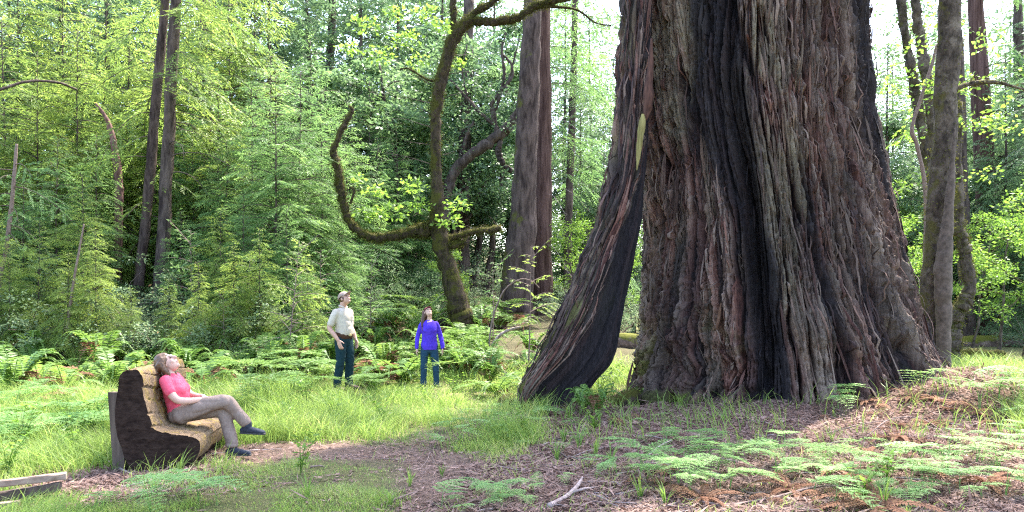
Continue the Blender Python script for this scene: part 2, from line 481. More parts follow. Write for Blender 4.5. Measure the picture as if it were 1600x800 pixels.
def redwood():
    root = empty('redwood_tree', (RW[0], RW[1], hz(*RW)))
    tag(root, 'giant old redwood with deeply furrowed bark and a burnt hollow at its foot', 'tree')
    th = np.concatenate([np.linspace(-1.72, 1.72, 560), np.linspace(1.72, 2 * math.pi - 1.72, 62)[1:-1]])
    zz = np.concatenate([np.linspace(-0.35, 7.1, 660), np.linspace(7.1, 21, 40)[1:]])
    TH, ZZ = np.meshgrid(th, zz)
    off, r0 = trunk_lr(zz); OFF = off[:, None]; R0 = r0[:, None]
    U = np.where(TH > math.pi, TH - 2 * math.pi, TH) * 2.25
    seam = np.exp(-((np.abs(U) - 7.07) / .5) ** 2)
    V = ZZ
    # the ribs lean and weave
    base = 1 - sstep(0.2, 3.0, V)
    leftlobe = base * sstep(-.05, -.35, U / 2.25)
    W1 = (fbm(U * 0.6, V * 0.22, 101, 3) - .5) * 0.8
    W2 = (fbm(U * 2.2, V * 0.45, 131, 3) - .5) * 0.11
    W3 = (fbm(U * 9, V * 1.8, 137, 3) - .5) * 0.026
    Wb = (fbm(U * 1.6, V * 1.3, 151, 3) - .5) * (0.10 * base + .28 * leftlobe)
    u = U + W1 * .5 + W2 + W3 + Wb
    Vv = V * (1 + .9 * leftlobe) + 0.3 * fbm(U * 2.6, V * .6, 161, 3)
    b1, c1 = worley(u * 3.9, Vv * 0.21, 201)
    b2, c2 = worley(u * 9.5 + 3.3, Vv * 0.36, 203)
    b3, c3 = worley(u * 25, Vv * 0.95, 207)
    n1 = sstep(0.02, 0.15, b1) * .8 + .2 * b1
    n2 = sstep(0.02, 0.20, b2) * .8 + .2 * b2
    n3 = sstep(0.0, 0.3, b3)
    n4 = .55 * np.abs(2 * fbm(u * 26 + W3 * 30, Vv * 1.5, 211, 3) - 1) * 2.2 + .45 * fbm(u * 60, Vv * 3.0, 212, 3)
    n5 = fbm(u * 110, Vv * 8, 213, 2)
    crumb = fbm(U * 21, V * 21, 215, 3)
    big = fbm(U * 0.75, V * 0.22 + 3, 221, 2) - .5
    lump = (fbm(U * 2.0, V * 1.8, 231, 3) - .5) * base
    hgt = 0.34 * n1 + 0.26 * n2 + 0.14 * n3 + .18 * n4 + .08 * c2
    disp = 0.22 * (n1 - .6) + 0.16 * (c1 - .5) * n1 + 0.11 * (n2 - .5) * (.4 + .6 * n1) + 0.07 * (c2 - .5) + 0.042 * (n3 - .5) + .025 * (c3 - .5)
    disp = disp + 0.115 * (n4 - .5) + 0.045 * (n5 - .5) + 0.075 * (crumb - .5) * (.3 + .7 * n1)
    disp = disp + big * 0.42 + lump * 0.5
    # the burnt groove that widens to the foot, and a second shallow one
    gw = 0.055 + 0.05 * (1 - sstep(0.0, 4.0, V))
    gc = -0.10 + 0.045 * (1 - sstep(0.5, 3.0, V)) - 0.02 * sstep(2.5, 6, V)
    g = np.exp(-((TH - gc - W1 * .03) / gw) ** 2) * (1 - 0.75 * sstep(2.4, 5.5, V))
    g = np.where(TH > math.pi, 0, g)
    disp = disp - 0.75 * g
    disp = disp + 0.26 * np.exp(-((TH + 0.62) / 0.36) ** 2) * base ** 1.2 + 0.18 * np.exp(-((TH - 0.45) / 0.4) ** 2) * base
    # notch where the leg parts from the trunk
    notch = np.exp(-((TH + 1.18) / 0.09) ** 2) * sstep(3.9, 4.6, V) * (1 - 0.4 * sstep(6, 7.2, V))
    disp = disp - 0.42 * notch
    # keep the outline
    side = sstep(1.15, 1.5, np.abs(np.where(TH > math.pi, 0, TH)))
    R = R0 + disp * (1 - 0.45 * side) - 0.04
    root_flare = 0.22 * (1 - sstep(-0.3, 0.65, V)) * (0.4 + n1)
    R = R + root_flare
    cx = RW[0] + RT[0] * OFF; cy = RW[1] + RT[1] * OFF
    X = cx + R * (np.cos(TH) * TO[0] + np.sin(TH) * RT[0])
    Yc = cy + R * (np.cos(TH) * TO[1] + np.sin(TH) * RT[1])
    zb = hz(*RW)
    Z = V + 0.05 * crumb
    mb = MB()
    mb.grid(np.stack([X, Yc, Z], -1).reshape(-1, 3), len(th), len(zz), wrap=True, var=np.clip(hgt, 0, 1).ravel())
    redwood_bark()
    TT = np.where(TH > math.pi, TH - 2 * math.pi, TH)
    char = np.clip(1.25 * g * (0.7 + n2 * .4) + 1.1 * np.exp(-((TT + 0.16 + W1 * .06) / 0.15) ** 2) * sstep(2.2, 4.2, V) * (0.5 + 0.9 * fbm(U * 3, V * 0.7, 301))
                   + 0.8 * sstep(0.75, 1.15, TT + W1 * .2) * (0.35 + 0.55 * fbm(U * 2, V * .6, 305)) + notch * 1.1
                   + 0.65 * sstep(0.62, .74, vn(u * 2.6, V * .16, 309)) * (.5 + .5 * n1) + 0.5 * sstep(0.5, .75, fbm(U * 1.4, V * .45, 310)), 0, 1)
    lich = np.clip((0.9 * np.exp(-((TT + 0.62) / 0.3) ** 2) * sstep(2.3, 4.5, V) + 0.95 * np.exp(-((TT - 0.16) / 0.22) ** 2) * sstep(0.6, 2.5, V)
                    + 0.35) * sstep(0.38, 0.62, fbm(U * 3.2, V * .9, 311)) * sstep(0.4, 0.7, hgt + 0.2 * (crumb - .5)), 0, 1)
    moss = np.clip(sstep(0.5, 0.65, fbm(U * 2.4, V * 2.4, 321)) * (1 - sstep(0.2, 1.6, V)) * (1 - sstep(-0.55, 0.1, TT)), 0, 1)
    tone = np.clip(.5 * c1 + .35 * c2 + .15 * c3 + .3 * (fbm(U * 1.1, V * .5, 331) - .5), 0, 1)
    # loose fibres and peeling strips that stand off the bark
    rg = np.random.default_rng(23); ns = 6000; k = 6
    P3 = np.stack([X, Yc, Z], -1)
    ci = rg.integers(8, 552, ns); rj = rg.integers(6, 640, ns)
    keep = (rg.random(ns) > np.clip(char[rj, ci] * 1.15, 0, .9)) & (hgt[rj, ci] > .38) & (rg.random(ns) < .78)
    ci = ci[keep]; rj = rj[keep]; ns = len(ci)
    zl = zz[rj]; lob = leftlobe[rj, ci]
    ln = (.16 + .75 * rg.random(ns) ** 2) * (1 - .45 * lob)
    tilt = rg.normal(0, .10, ns) * (1 + 2.2 * lob) + .02
    wid = (.007 + .020 * rg.random(ns) ** 2)
    off = .012 + .045 * rg.random(ns) ** 2
    t = np.linspace(0, 1, k)
    bow = rg.normal(0, .05, ns)
    zt = zl[:, None] + ln[:, None] * t[None]
    dcol = (tilt[:, None] * ln[:, None] * t[None] + bow[:, None] * np.sin(t * 3.14)[None]) / 2.3 / (3.44 / 560)
    jj = np.clip(np.searchsorted(zz, zt), 0, 658); cc = np.clip((ci[:, None] + dcol).astype(int), 0, 559)
    base_p = P3[jj, cc]
    th_c = th[cc]; out = np.stack([np.cos(th_c) * TO[0] + np.sin(th_c) * RT[0], np.cos(th_c) * TO[1] + np.sin(th_c) * RT[1], 0 * th_c], -1)
    lat = np.stack([-np.sin(th_c) * TO[0] + np.cos(th_c) * RT[0], -np.sin(th_c) * TO[1] + np.cos(th_c) * RT[1], 0 * th_c], -1)
    # keep each strip a smooth line: straight between its ends, bowed outwards
    p0, p1 = base_p[:, :1], base_p[:, -1:]
    line = p0 + (p1 - p0) * t[None, :, None]
    lift = np.maximum(((base_p - line) * out).sum(-1), 0)
    line = line + out * (lift + off[:, None] * (.35 + np.sin(t * 3.14)[None] * .8 + (rg.random(ns) < .25)[:, None] * t[None] ** 2 * 1.2))[..., None]
    ww = (wid[:, None] * (np.sin(np.clip(t * .92 + .06, 0, 1) * 3.14)[None] ** .6))[..., None]
    tw = rg.normal(0, .5, ns)[:, None, None]
    A_ = line - (lat + out * tw) * ww; B_ = line + (lat + out * tw) * ww; M_ = line + out * (wid * .7)[:, None, None]
    VV = np.stack([A_, M_, B_], 2).reshape(-1, 3)
    q0 = (np.arange(ns)[:, None, None] * k * 3 + np.arange(k - 1)[None, :, None] * 3 + np.arange(2)[None, None, :])
    QQ = np.stack([q0, q0 + 1, q0 + 4, q0 + 3], -1).reshape(-1, 4)
    ok_ = ~((notch[rj, ci] > .3))
    stone = np.repeat(np.clip(.25 + .75 * rg.random(ns), 0, 1), k * 3)
    mb.add(VV, quads=QQ, var=np.repeat(.42 + .42 * rg.random(ns), k * 3))
    def strip(arr, f=1.0): return np.repeat(arr[rj, ci] * f, k * 3)
    extra = {'char': strip(char, 1.0), 'lichen': strip(lich, .6), 'moss': strip(moss, .7), 'tone': stone}
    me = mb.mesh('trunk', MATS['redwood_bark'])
    for nme, arr in (('char', char), ('lichen', lich), ('moss', moss), ('tone', tone)):
        a = me.attributes.new(nme, 'FLOAT', 'POINT'); a.data.foreach_set('value', np.concatenate([arr.ravel(), extra[nme]]).astype(float))
    link('trunk', me, root)

    # boughs added out of view, lower than the real crown, to dapple the shadow
    cb = MB(); rg = np.random.default_rng(17)
    for i in range(34):
        z = 12.0 + 9 * i / 34; az = i * 2.4 + rg.normal(0, .3)
        bough(cb, np.array([RW[0] + 1.6 * math.cos(az), RW[1] + 1.6 * math.sin(az), z]), az, 3.2 + 2.6 * rg.random(), .1, .45, rg, leaf=.26, lw=.09, sp=.2, bare=.25, wr=.05, bend=rg.normal(0, .2))
    cb.build('crown', [bark_mat('bough_bark', (.04, .02, .016), (.16, .1, .085)), M_conifer_dk], root, smooth=False)

    # the leaning leg of living bark over a burnt inner face
    rows = np.array([-420, -100, 60, 180, 230, 290, 350, 400, 450, 500, 545, 575, 590, 605, 625, 655, 690])
    cl = np.array([990, 982, 975, 966, 962, 953, 934, 914, 894, 872, 851, 833, 822, 815, 812, 812, 812])      # left edge
    cm = np.array([1014, 1010, 1005, 1000, 996, 990, 972, 953, 935, 915, 888, 864, 849, 832, 818, 815, 815])      # where bark meets charcoal
    cr = np.array([1024, 1020, 1017, 1014, 1014, 1012, 1007, 997, 987, 978, 972, 960, 944, 931, 918, 905, 900])   # right edge
    YL = np.array([13.4, 13.25, 13.05, 12.85, 12.75, 12.6, 12.45, 12.35, 12.25, 12.1, 12.0, 11.93, 11.9, 11.87, 11.85, 11.82, 11.8])
    nz_ = 420; nph = 260
    rr = np.linspace(-420, 690, nz_)
    l = np.interp(rr, rows, cl); m = np.interp(rr, rows, cm); rg = np.interp(rr, rows, cr); Y0 = np.interp(rr, rows, YL)
    k = 9; ker = np.ones(k) / k
    def sm(a): return np.convolve(np.pad(a, k // 2, mode='edge'), ker, 'valid')
    l, m, rg, Y0 = sm(l), sm(m), sm(rg), sm(Y0)
    xl = (l - 800) / F * Y0; xm = (m - 800) / F * Y0; xr = (rg - 800) / F * Y0
    z = EYE + (HOR - rr) / F * Y0
    ph = np.linspace(0, 2 * math.pi, nph, endpoint=False)
    # plan of one slice: bark from left tip round the front to M, then the burnt face recedes to R, back again behind
    pts = []; hg = []; ch = []
    for i in range(nz_):
        w = xr[i] - xl[i]; d = 0.34 + 0.22 * w
        ctrl = np.array([[xl[i], Y0[i] + .15], [xl[i] + .04 * w, Y0[i] - d * .35], [xl[i] * .55 + xm[i] * .45, Y0[i] - d * .72], [xm[i] - .02, Y0[i] - d * .66],
                         [xm[i] + .10 * (xr[i] - xm[i]), Y0[i] - d * .30], [xm[i] + .45 * (xr[i] - xm[i]), Y0[i] - d * .02], [xm[i] + .8 * (xr[i] - xm[i]), Y0[i] + d * .25], [xr[i], Y0[i] + d * .7],
                         [xr[i] - .12 * w, Y0[i] + d * .95], [xl[i] + .45 * w, Y0[i] + d * .95], [xl[i] + .12 * w, Y0[i] + d * .6]])
        C = np.vstack([ctrl, ctrl[:1]])
        seglen = np.array([.2, .35, .35, .35, .5, .6, .5, .3, .5, .5, .3]); cs = np.concatenate([[0], np.cumsum(seglen)]); cs /= cs[-1]
        s = np.linspace(0, 1, nph, endpoint=False)
        x = np.interp(s, cs, C[:, 0]); y = np.interp(s, cs, C[:, 1])
        kk = np.ones(5) / 5
        x = np.convolve(np.concatenate([x[-2:], x, x[:2]]), kk, 'valid'); y = np.convolve(np.concatenate([y[-2:], y, y[:2]]), kk, 'valid')
        pts.append(np.stack([x, y, np.full(nph, z[i])], -1))
        ch.append(((s > cs[3] + 0.012) & (s < cs[8])).astype(float))
    P = np.array(pts); ch = np.array(ch)
    tx = np.roll(P, -1, 1) - np.roll(P, 1, 1)
    nrm = np.stack([tx[..., 1], -tx[..., 0], 0 * tx[..., 0]], -1); nrm /= (np.linalg.norm(nrm, axis=2, keepdims=True) + 1e-9)
    S, Zs = np.meshgrid(np.arange(nph) / nph, z)
    su = S * 4.2; wv = (fbm(su * 1.2, Zs * .5, 401, 3) - .5) * .8
    wv = wv * .5 + (fbm(su * 6, Zs * 2, 402, 3) - .5) * .1
    b1, c1 = worley((su + wv) * 5, Zs * .45, 403); b2, c2 = worley((su + wv) * 12, Zs * 1.2, 405)
    a1 = sstep(0, .35, b1) * .7 + .3 * c1; a2 = sstep(0, .4, b2) * .7 + .3 * c2; a3 = fbm((su + wv) * 44, Zs * 3.5, 407, 3)
    hgt = .45 * a1 + .3 * a2 + .25 * a3
    rib = np.abs(2 * vn((su + wv * .5) * 7, Zs * .18, 411) - 1)
    dsp = (1 - ch) * (0.12 * (a1 - .5) + .09 * (a2 - .5) + .11 * (a3 - .5)) + ch * (0.10 * (rib - .5) + .02 * (a2 - .5) + 0.012 * (a3 - .5))
    P = P + nrm * dsp[..., None]
    mb = MB(); mb.grid(P.reshape(-1, 3), nph, nz_, wrap=True, var=np.clip(hgt, 0, 1).ravel())
    rg = np.random.default_rng(29); ns = 900; k = 6
    ri = rg.integers(4, nz_ - 60, ns); cj = rg.integers(0, int(nph * .40), ns)
    good = ch[ri, cj] < .5; ri, cj = ri[good], cj[good]; ns = len(ri)
    t = np.linspace(0, 1, k); span = (14 + 60 * rg.random(ns) ** 2)
    rr2 = np.clip((ri[:, None] + span[:, None] * t[None]).astype(int), 0, nz_ - 1)
    cc2 = np.clip((cj[:, None] + rg.normal(0, .06, ns)[:, None] * span[:, None] * t[None]).astype(int), 0, nph - 1)
    Pb = P[rr2, cc2]; On = nrm[rr2, cc2]; Lt = np.stack([-On[..., 1], On[..., 0], 0 * On[..., 0]], -1)
    Pb = Pb + On * (.010 + .03 * rg.random(ns)[:, None] * np.sin(t * 3.14)[None])[..., None]
    ww = ((.008 + .022 * rg.random(ns) ** 2)[:, None] * (np.sin(np.clip(t * .92 + .06, 0, 1) * 3.14)[None] ** .6))[..., None]
    VV = np.stack([Pb - Lt * ww, Pb + On * ww * .6, Pb + Lt * ww], 2).reshape(-1, 3)
    q0 = (np.arange(ns)[:, None, None] * k * 3 + np.arange(k - 1)[None, :, None] * 3 + np.arange(2)[None, None, :])
    mb.add(VV, quads=np.stack([q0, q0 + 1, q0 + 4, q0 + 3], -1).reshape(-1, 4), var=np.repeat(.4 + .4 * rg.random(ns), k * 3))
    pad = ns * k * 3; ltone = np.repeat(rg.random(ns) * .8, k * 3)
    me = mb.mesh('buttress_leg', MATS['redwood_bark'])
    lowm = 1 - sstep(0.3, 3.0, Zs)
    moss = sstep(.46, .62, fbm(su * 2, Zs * 2, 421)) * (1 - ch) * (S < 0.18) * (0.25 + 0.75 * lowm) + ch * 0.35 * sstep(.55, .7, fbm(su * 3, Zs * .8, 423)) * sstep(1.0, 1.6, Zs)
    for nme, arr in (('char', np.clip(ch * (0.85 + .25 * a2) + (1 - ch) * .75 * sstep(.35, .6, fbm(su * 2.4, Zs * .6, 431)), 0, 1)), ('lichen', (1 - ch) * 0.5 * sstep(.4, .65, fbm(su * 3, Zs, 425))), ('moss', np.clip(moss, 0, 1)), ('tone', np.clip(.05 + .3 * c1 + .2 * c2, 0, 1))):
        a = me.attributes.new(nme, 'FLOAT', 'POINT'); a.data.foreach_set('value', np.concatenate([np.asarray(arr, float).ravel(), ltone if nme == 'tone' else np.zeros(pad)]))
    link('buttress_leg', me, root)

    mb = MB()
    sw = spline(np.array([list(unproj(a, b, 12.35)) + [w / F * 12.35 / 2] for a, b, w in ((1018, 60, 3), (1017, 95, 8), (1015, 130, 13), (1013, 158, 15), (1011, 175, 11), (1009, 188, 3))]), 30)
    mb.tube(sw[:, :3], sw[:, 3], 14, lump=.3, seed=4)
    mb.build('healing_bark_roll', plain_mat('red_inner_bark', (0.03, 0.012, 0.009), (0.12, 0.055, 0.038), 22, stretch=(1, 1, .25)), root)
    # pale splinter of bare wood that hangs at the top of the hollow
    mb = MB()
    rowsS = np.array([178, 195, 215, 235, 255, 266]); cxs = np.array([1004, 1003, 1001, 998, 996, 995]); ws = np.array([4, 10, 9, 7, 4, 1.0])
    Ysp = 11.98
    pc = np.array([list(unproj(a, b, Ysp + 0.0006 * (b - 178))) for a, b in zip(cxs, rowsS)])
    pc = spline(np.column_stack([pc, ws / F * Ysp / 2]), 24)
    ang = np.linspace(0, 2 * math.pi, 14, endpoint=False)
    Vs = []
    for q in pc:
        rr_ = q[3] * (1 + .25 * np.sin(3 * ang + q[2] * 9) + .15 * np.sin(7 * ang - q[2] * 23))
        Vs.append(np.stack([q[0] + rr_ * np.cos(ang), q[1] + 0.5 * rr_ * np.sin(ang), np.full(14, q[2])], -1))
    Vs = np.concatenate(Vs)
    mb.grid(Vs, 14, len(pc), wrap=True)
    mb.add(np.vstack([Vs[:14], pc[:1, :3]]), tris=[[14, (j + 1) % 14, j] for j in range(14)])
    mb.build('hanging_splinter', plain_mat('bare_yellow_wood', (0.10, 0.08, 0.02), (0.30, 0.255, 0.10), 26, stretch=(1, 1, .1)), root)

def redwood_bark():
    t = NT('redwood_bark')
    def at(n): return t.attr(n).outputs['Fac']
    h = at('var')
    f1 = t.noise(30, 5, 0.7, (1, 1, 0.12)); f2 = t.noise(60, 4, 0.7)
    big = t.noise(1.1, 4, 0.6, (1, 1, 0.5))
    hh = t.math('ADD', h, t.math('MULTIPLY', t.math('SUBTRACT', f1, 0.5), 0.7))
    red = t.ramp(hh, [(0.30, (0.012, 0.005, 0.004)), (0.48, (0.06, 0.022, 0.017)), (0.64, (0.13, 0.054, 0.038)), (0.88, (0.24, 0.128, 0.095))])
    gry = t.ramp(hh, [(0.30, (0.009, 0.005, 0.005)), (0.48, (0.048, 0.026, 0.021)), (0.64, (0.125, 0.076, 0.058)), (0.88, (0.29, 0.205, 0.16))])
    drk = t.ramp(hh, [(0.30, (0.006, 0.004, 0.004)), (0.6, (0.03, 0.017, 0.015)), (0.9, (0.11, 0.072, 0.066))])
    tn = t.math('ADD', at('tone'), t.math('MULTIPLY', t.math('SUBTRACT', big, 0.5), 0.6))
    c = t.mix(t.ramp(tn, [(0.50, (0, 0, 0)), (0.64, (1, 1, 1))]), red, gry)
    c = t.mix(t.ramp(tn, [(0.27, (1, 1, 1)), (0.40, (0, 0, 0))]), c, drk)
    lic = t.ramp(f2, [(0.3, (0.11, 0.08, 0.05)), (0.7, (0.31, 0.25, 0.17))])
    c = t.mix(at('lichen'), c, lic)
    mos = t.ramp(f2, [(0.3, (0.06, 0.06, 0.012)), (0.7, (0.17, 0.16, 0.03))])
    c = t.mix(at('moss'), c, mos)
    chc = t.ramp(f1, [(0.35, (0.005, 0.004, 0.005)), (0.7, (0.026, 0.021, 0.025))])
    c = t.mix(t.math('MULTIPLY', at('char'), 0.92), c, chc)
    t.fin(c, 0.85, 0.25)
    t.bump(t.math('ADD', f1, t.math('MULTIPLY', f2, 0.6)), 0.9, 0.03)
    return t.m
# ------------------------------------------------------------------ plants: builders
def bough(mb, p0, az, L, rise, droop, rng, leaf=0.07, lw=0.02, sp=0.075, wood=0, lm=1, tw=0.5, hang=0.32, wr=0.012, bare=0.12, bend=0.0):
    """a conifer bough: a curved stem with flat feathered side sprays"""
    h = np.array([math.cos(az), math.sin(az), 0.0]); roll = rng.normal(0, .38)
    sd = np.array([-h[1], h[0], 0.0]) * math.cos(roll) + np.array([0, 0, 1.0]) * math.sin(roll)
    vb = rng.normal(0, .16)
    def pos(t): return p0 + np.outer(t, h) * L + np.outer(t * t, sd) * bend * L + np.outer(rise * t - droop * t * t, [0, 0, 1.0]) * L
    ts = np.linspace(0, 1, 6)
    if wr: mb.tube(pos(ts), np.linspace(wr, wr * .25, 6), 4, mat=wood, cap=False)
    n = max(4, int(L * (1 - bare) / sp))
    t = np.linspace(bare, 1.0, n) + rng.normal(0, .01, n)
    P = pos(t)
    T = h[None] + np.outer(rise - 2 * droop * t, [0, 0, 1.0]) + np.outer(2 * t, sd) * bend; T /= np.linalg.norm(T, axis=1, keepdims=True)
    s = np.where(np.arange(n) % 2 == 0, 1.0, -1.0)
    tl = (np.sin(np.clip((1 - t) * 1.25 + 0.12, 0, 1) * math.pi / 2) ** 0.8) * tw * L * (0.75 + .5 * rng.random(n)) * np.clip((t - bare) * 5 + .45, 0, 1)
    tl = np.clip(tl, 0.06, 0.8)
    D = T * 0.62 + s[:, None] * sd[None] * 0.78 + rng.normal(0, .07, (n, 3)) - np.array([0, 0, 1.0]) * hang
    D /= np.linalg.norm(D, axis=1, keepdims=True)
    m = max(3, int(tl.max() / (leaf * 0.32)))
    k = (np.arange(m) + .5) / m
    K = np.broadcast_to(k, (n, m)); ok = (K * tl.max() < tl[:, None])
    Q = P[:, None, :] + D[:, None, :] * (K * tl.max())[..., None]
    Q[..., 2] -= hang * 0.6 * (K * tl.max()) ** 2
    side = np.where((np.arange(m) % 2 == 0)[None, :], 1.0, -1.0) * np.ones((n, 1))
    Nn = np.cross(T, sd[None]) ; Nn = np.where(Nn[:, 2:3] < 0, -Nn, Nn)
    LS = np.cross(D, Nn)
    DD = D[:, None, :] * 0.86 + LS[:, None, :] * side[..., None] * 0.5 + rng.normal(0, .07, (n, m, 3))
    NN = np.broadcast_to(Nn[:, None, :], (n, m, 3)) + rng.normal(0, .5, (n, m, 3))
    var = np.clip(np.broadcast_to(rng.random(n)[:, None] * .5, (n, m)) + rng.random((n, m)) * .35 + 0.2 * K + vb, 0, 1)
    sel = ok.ravel()
    cnt = int(sel.sum())
    mb.leaves(Q.reshape(-1, 3)[sel], DD.reshape(-1, 3)[sel], NN.reshape(-1, 3)[sel], leaf * (0.75 + .5 * rng.random(cnt)), lw, lm, var.reshape(-1)[sel])

def make_conifer(name, seed, Ht, R, nb, leafmat, barkmat, leaf=0.075, lw=0.022, low=0.08, tr=None, rise=0.25, droop=0.55, sparse=0.0, sp=0.085):
    rng = np.random.default_rng(seed)
    root = empty(name)
    tr = tr or Ht * 0.0085 + 0.008
    zs = np.linspace(-0.3, Ht, 14)
    wob = np.cumsum(rng.normal(0, .012 * Ht / 8, (14, 2)), axis=0)
    pts = np.column_stack([wob, zs]); pts[:2, :2] = 0
    mb = MB(); mb.tube(pts, np.linspace(tr, tr * .12, 14), 8, lump=.15, seed=seed)
    for i in range(14):
        z = Ht * (.05 + .4 * rng.random()); a = rng.random() * 6.28; L = R * (.4 + .5 * rng.random()); t = np.linspace(0, 1, 5)
        q = np.array([np.interp(z, zs, pts[:, 0]), np.interp(z, zs, pts[:, 1]), z]) + np.outer(t, [math.cos(a), math.sin(a), 0]) * L + np.outer(.15 * t - .45 * t * t, [0, 0, 1.0]) * L + rng.normal(0, .03, (5, 3)) * t[:, None]
        mb.tube(q, np.linspace(.009, .002, 5) * (1 + tr * 4), 4, cap=False)
    mb.build('trunk', barkmat, root)
    cb = MB()
    for i in range(nb):
        f = low + (1 - low) * (i + rng.random() * .8) / nb
        z = Ht * f
        if rng.random() < sparse: continue
        L = R * ((1 - f) ** 0.75 * 0.95 + 0.06) * (0.65 + .55 * rng.random())
        if f < low + .15: L *= 0.7 + .3 * rng.random()
        p0 = np.array([np.interp(z, zs, pts[:, 0]), np.interp(z, zs, pts[:, 1]), z])
        bough(cb, p0, i * 2.4 + rng.normal(0, .35), L, rise + .35 * f + rng.normal(0, .1), droop * (1.1 - f * .6) + rng.normal(0, .08), rng, leaf, lw, sp, 0, 1, bend=rng.normal(0, .12), wr=0.006 + 0.006 * L)
    bough(cb, pts[-1] - np.array([0, 0, .3]), 0, .4, 1.3, .1, rng, leaf, lw, sp, 0, 1)
    cb.build('crown', [barkmat, leafmat], root, smooth=False)
    return root

def leaf_cluster(mb, c, r, n, L, W, rng, mat=1, flat=0.6, vb=0.0, up=0.6):
    """leaves around a twig end, in a flattened, ragged puff"""
    d = rng.normal(0, 1, (n, 3)); d /= np.linalg.norm(d, axis=1, keepdims=True)
    p = np.asarray(c) + d * (r * rng.random(n)[:, None] ** .5) * np.array([1, 1, flat])
    N = rng.normal(0, .55, (n, 3)) + np.array([0, 0, up])
    D = d * .7 + rng.normal(0, .6, (n, 3)); D[:, 2] *= .5
    mb.leaves(p, D, N, L * (.6 + .8 * rng.random(n)), W * (.7 + .6 * rng.random(n)), mat, np.clip(rng.random(n) * .7 + vb + .15, 0, 1))

def make_broadleaf(name, seed, Ht, R, nl, leafmat, barkmat, leaf=0.1, tr=0.14, ncl=90, per=60, lean=0.15, low=0.25):
    rng = np.random.default_rng(seed)
    root = empty(name)
    zs = np.linspace(-.3, Ht * .8, 10)
    az = rng.random() * 6.28
    pts = np.column_stack([np.cos(az) * lean * zs + np.cumsum(rng.normal(0, .05 * Ht / 8, 10)), np.sin(az) * lean * zs + np.cumsum(rng.normal(0, .05 * Ht / 8, 10)), zs])
    pts[0, :2] = 0; pts[1, :2] = pts[1, :2] * .3
    mb = MB(); mb.tube(spline(pts, 26), np.linspace(tr, tr * .3, 26), 9, lump=.25, seed=seed)
    ends = []
    for i in range(nl):
        f = low + (1 - low) * (i + rng.random()) / nl
        z = Ht * .8 * f
        p0 = np.array([np.interp(z, zs, pts[:, 0]), np.interp(z, zs, pts[:, 1]), z])
        a = i * 2.4 + rng.normal(0, .4); L = R * (.55 + .6 * rng.random()) * (1.05 - .5 * f)
        q = [p0]
        d = np.array([math.cos(a), math.sin(a), .35 + .5 * rng.random()])
        for k in range(5):
            d = d + rng.normal(0, .22, 3); d /= np.linalg.norm(d)
            q.append(q[-1] + d * L / 5)
        q = np.array(q)
        r0 = tr * (.45 - .25 * f)
        mb.tube(spline(q, 14), np.linspace(r0, r0 * .2, 14), 6, lump=.15, seed=seed + i)
        for k in (2, 3, 4, 5):
            ends.append(q[k])
            for _ in range(2):
                e = q[k] + rng.normal(0, .3, 3) * np.array([1, 1, .6]) * R * .35
                mb.tube(np.array([q[k], (q[k] + e) / 2 + rng.normal(0, .05, 3), e]), [r0 * .25, r0 * .15, r0 * .06], 4, cap=False)
                ends.append(e)
    mb.build('trunk', barkmat, root)
    cb = MB()
    ends = np.array(ends); idx = rng.permutation(len(ends))
    for k in range(ncl):
        c = ends[idx[k % len(ends)]] + rng.normal(0, .12 * R * .3, 3)
        leaf_cluster(cb, c, (.16 + .25 * rng.random()) * R * .5, int(per * (.5 + rng.random())), leaf, leaf * .48, rng, 0, .55, rng.normal(0, .12))
    cb.build('crown', leafmat, root, smooth=False)
    return root

def make_shrub(name, seed, Ht, R, leafmat, leaf=0.05, nst=16, ncl=80, per=45):
    rng = np.random.default_rng(seed)
    root = empty(name)
    sb = MB(); ends = []
    for i in range(nst):
        a = rng.random() * 6.28; q = [np.array([math.cos(a) * .12, math.sin(a) * .12, -.15])]
        d = np.array([math.cos(a) * .55, math.sin(a) * .55, 1.0]); L = Ht * (.7 + .5 * rng.random())
        for k in range(6):
            d = d + rng.normal(0, .16, 3) + np.array([math.cos(a) * .1, math.sin(a) * .1, -.05]) * R; d /= np.linalg.norm(d)
            q.append(q[-1] + d * L / 6)
            if k >= 1: ends.append(q[-1])
        sb.tube(np.array(q), np.linspace(.012, .003, 7), 4, cap=False)
    sb.build('stems', M_twigwood, root)
    cb = MB(); ends = np.array(ends)
    for k in range(ncl):
        c = ends[rng.integers(len(ends))] + rng.normal(0, .1, 3) * R
        leaf_cluster(cb, c, .1 + .2 * rng.random() * R, int(per * (.5 + rng.random())), leaf, leaf * .5, rng, 0, .5, rng.normal(0, .15))
    cb.build('foliage', leafmat, root, smooth=False)
    return root

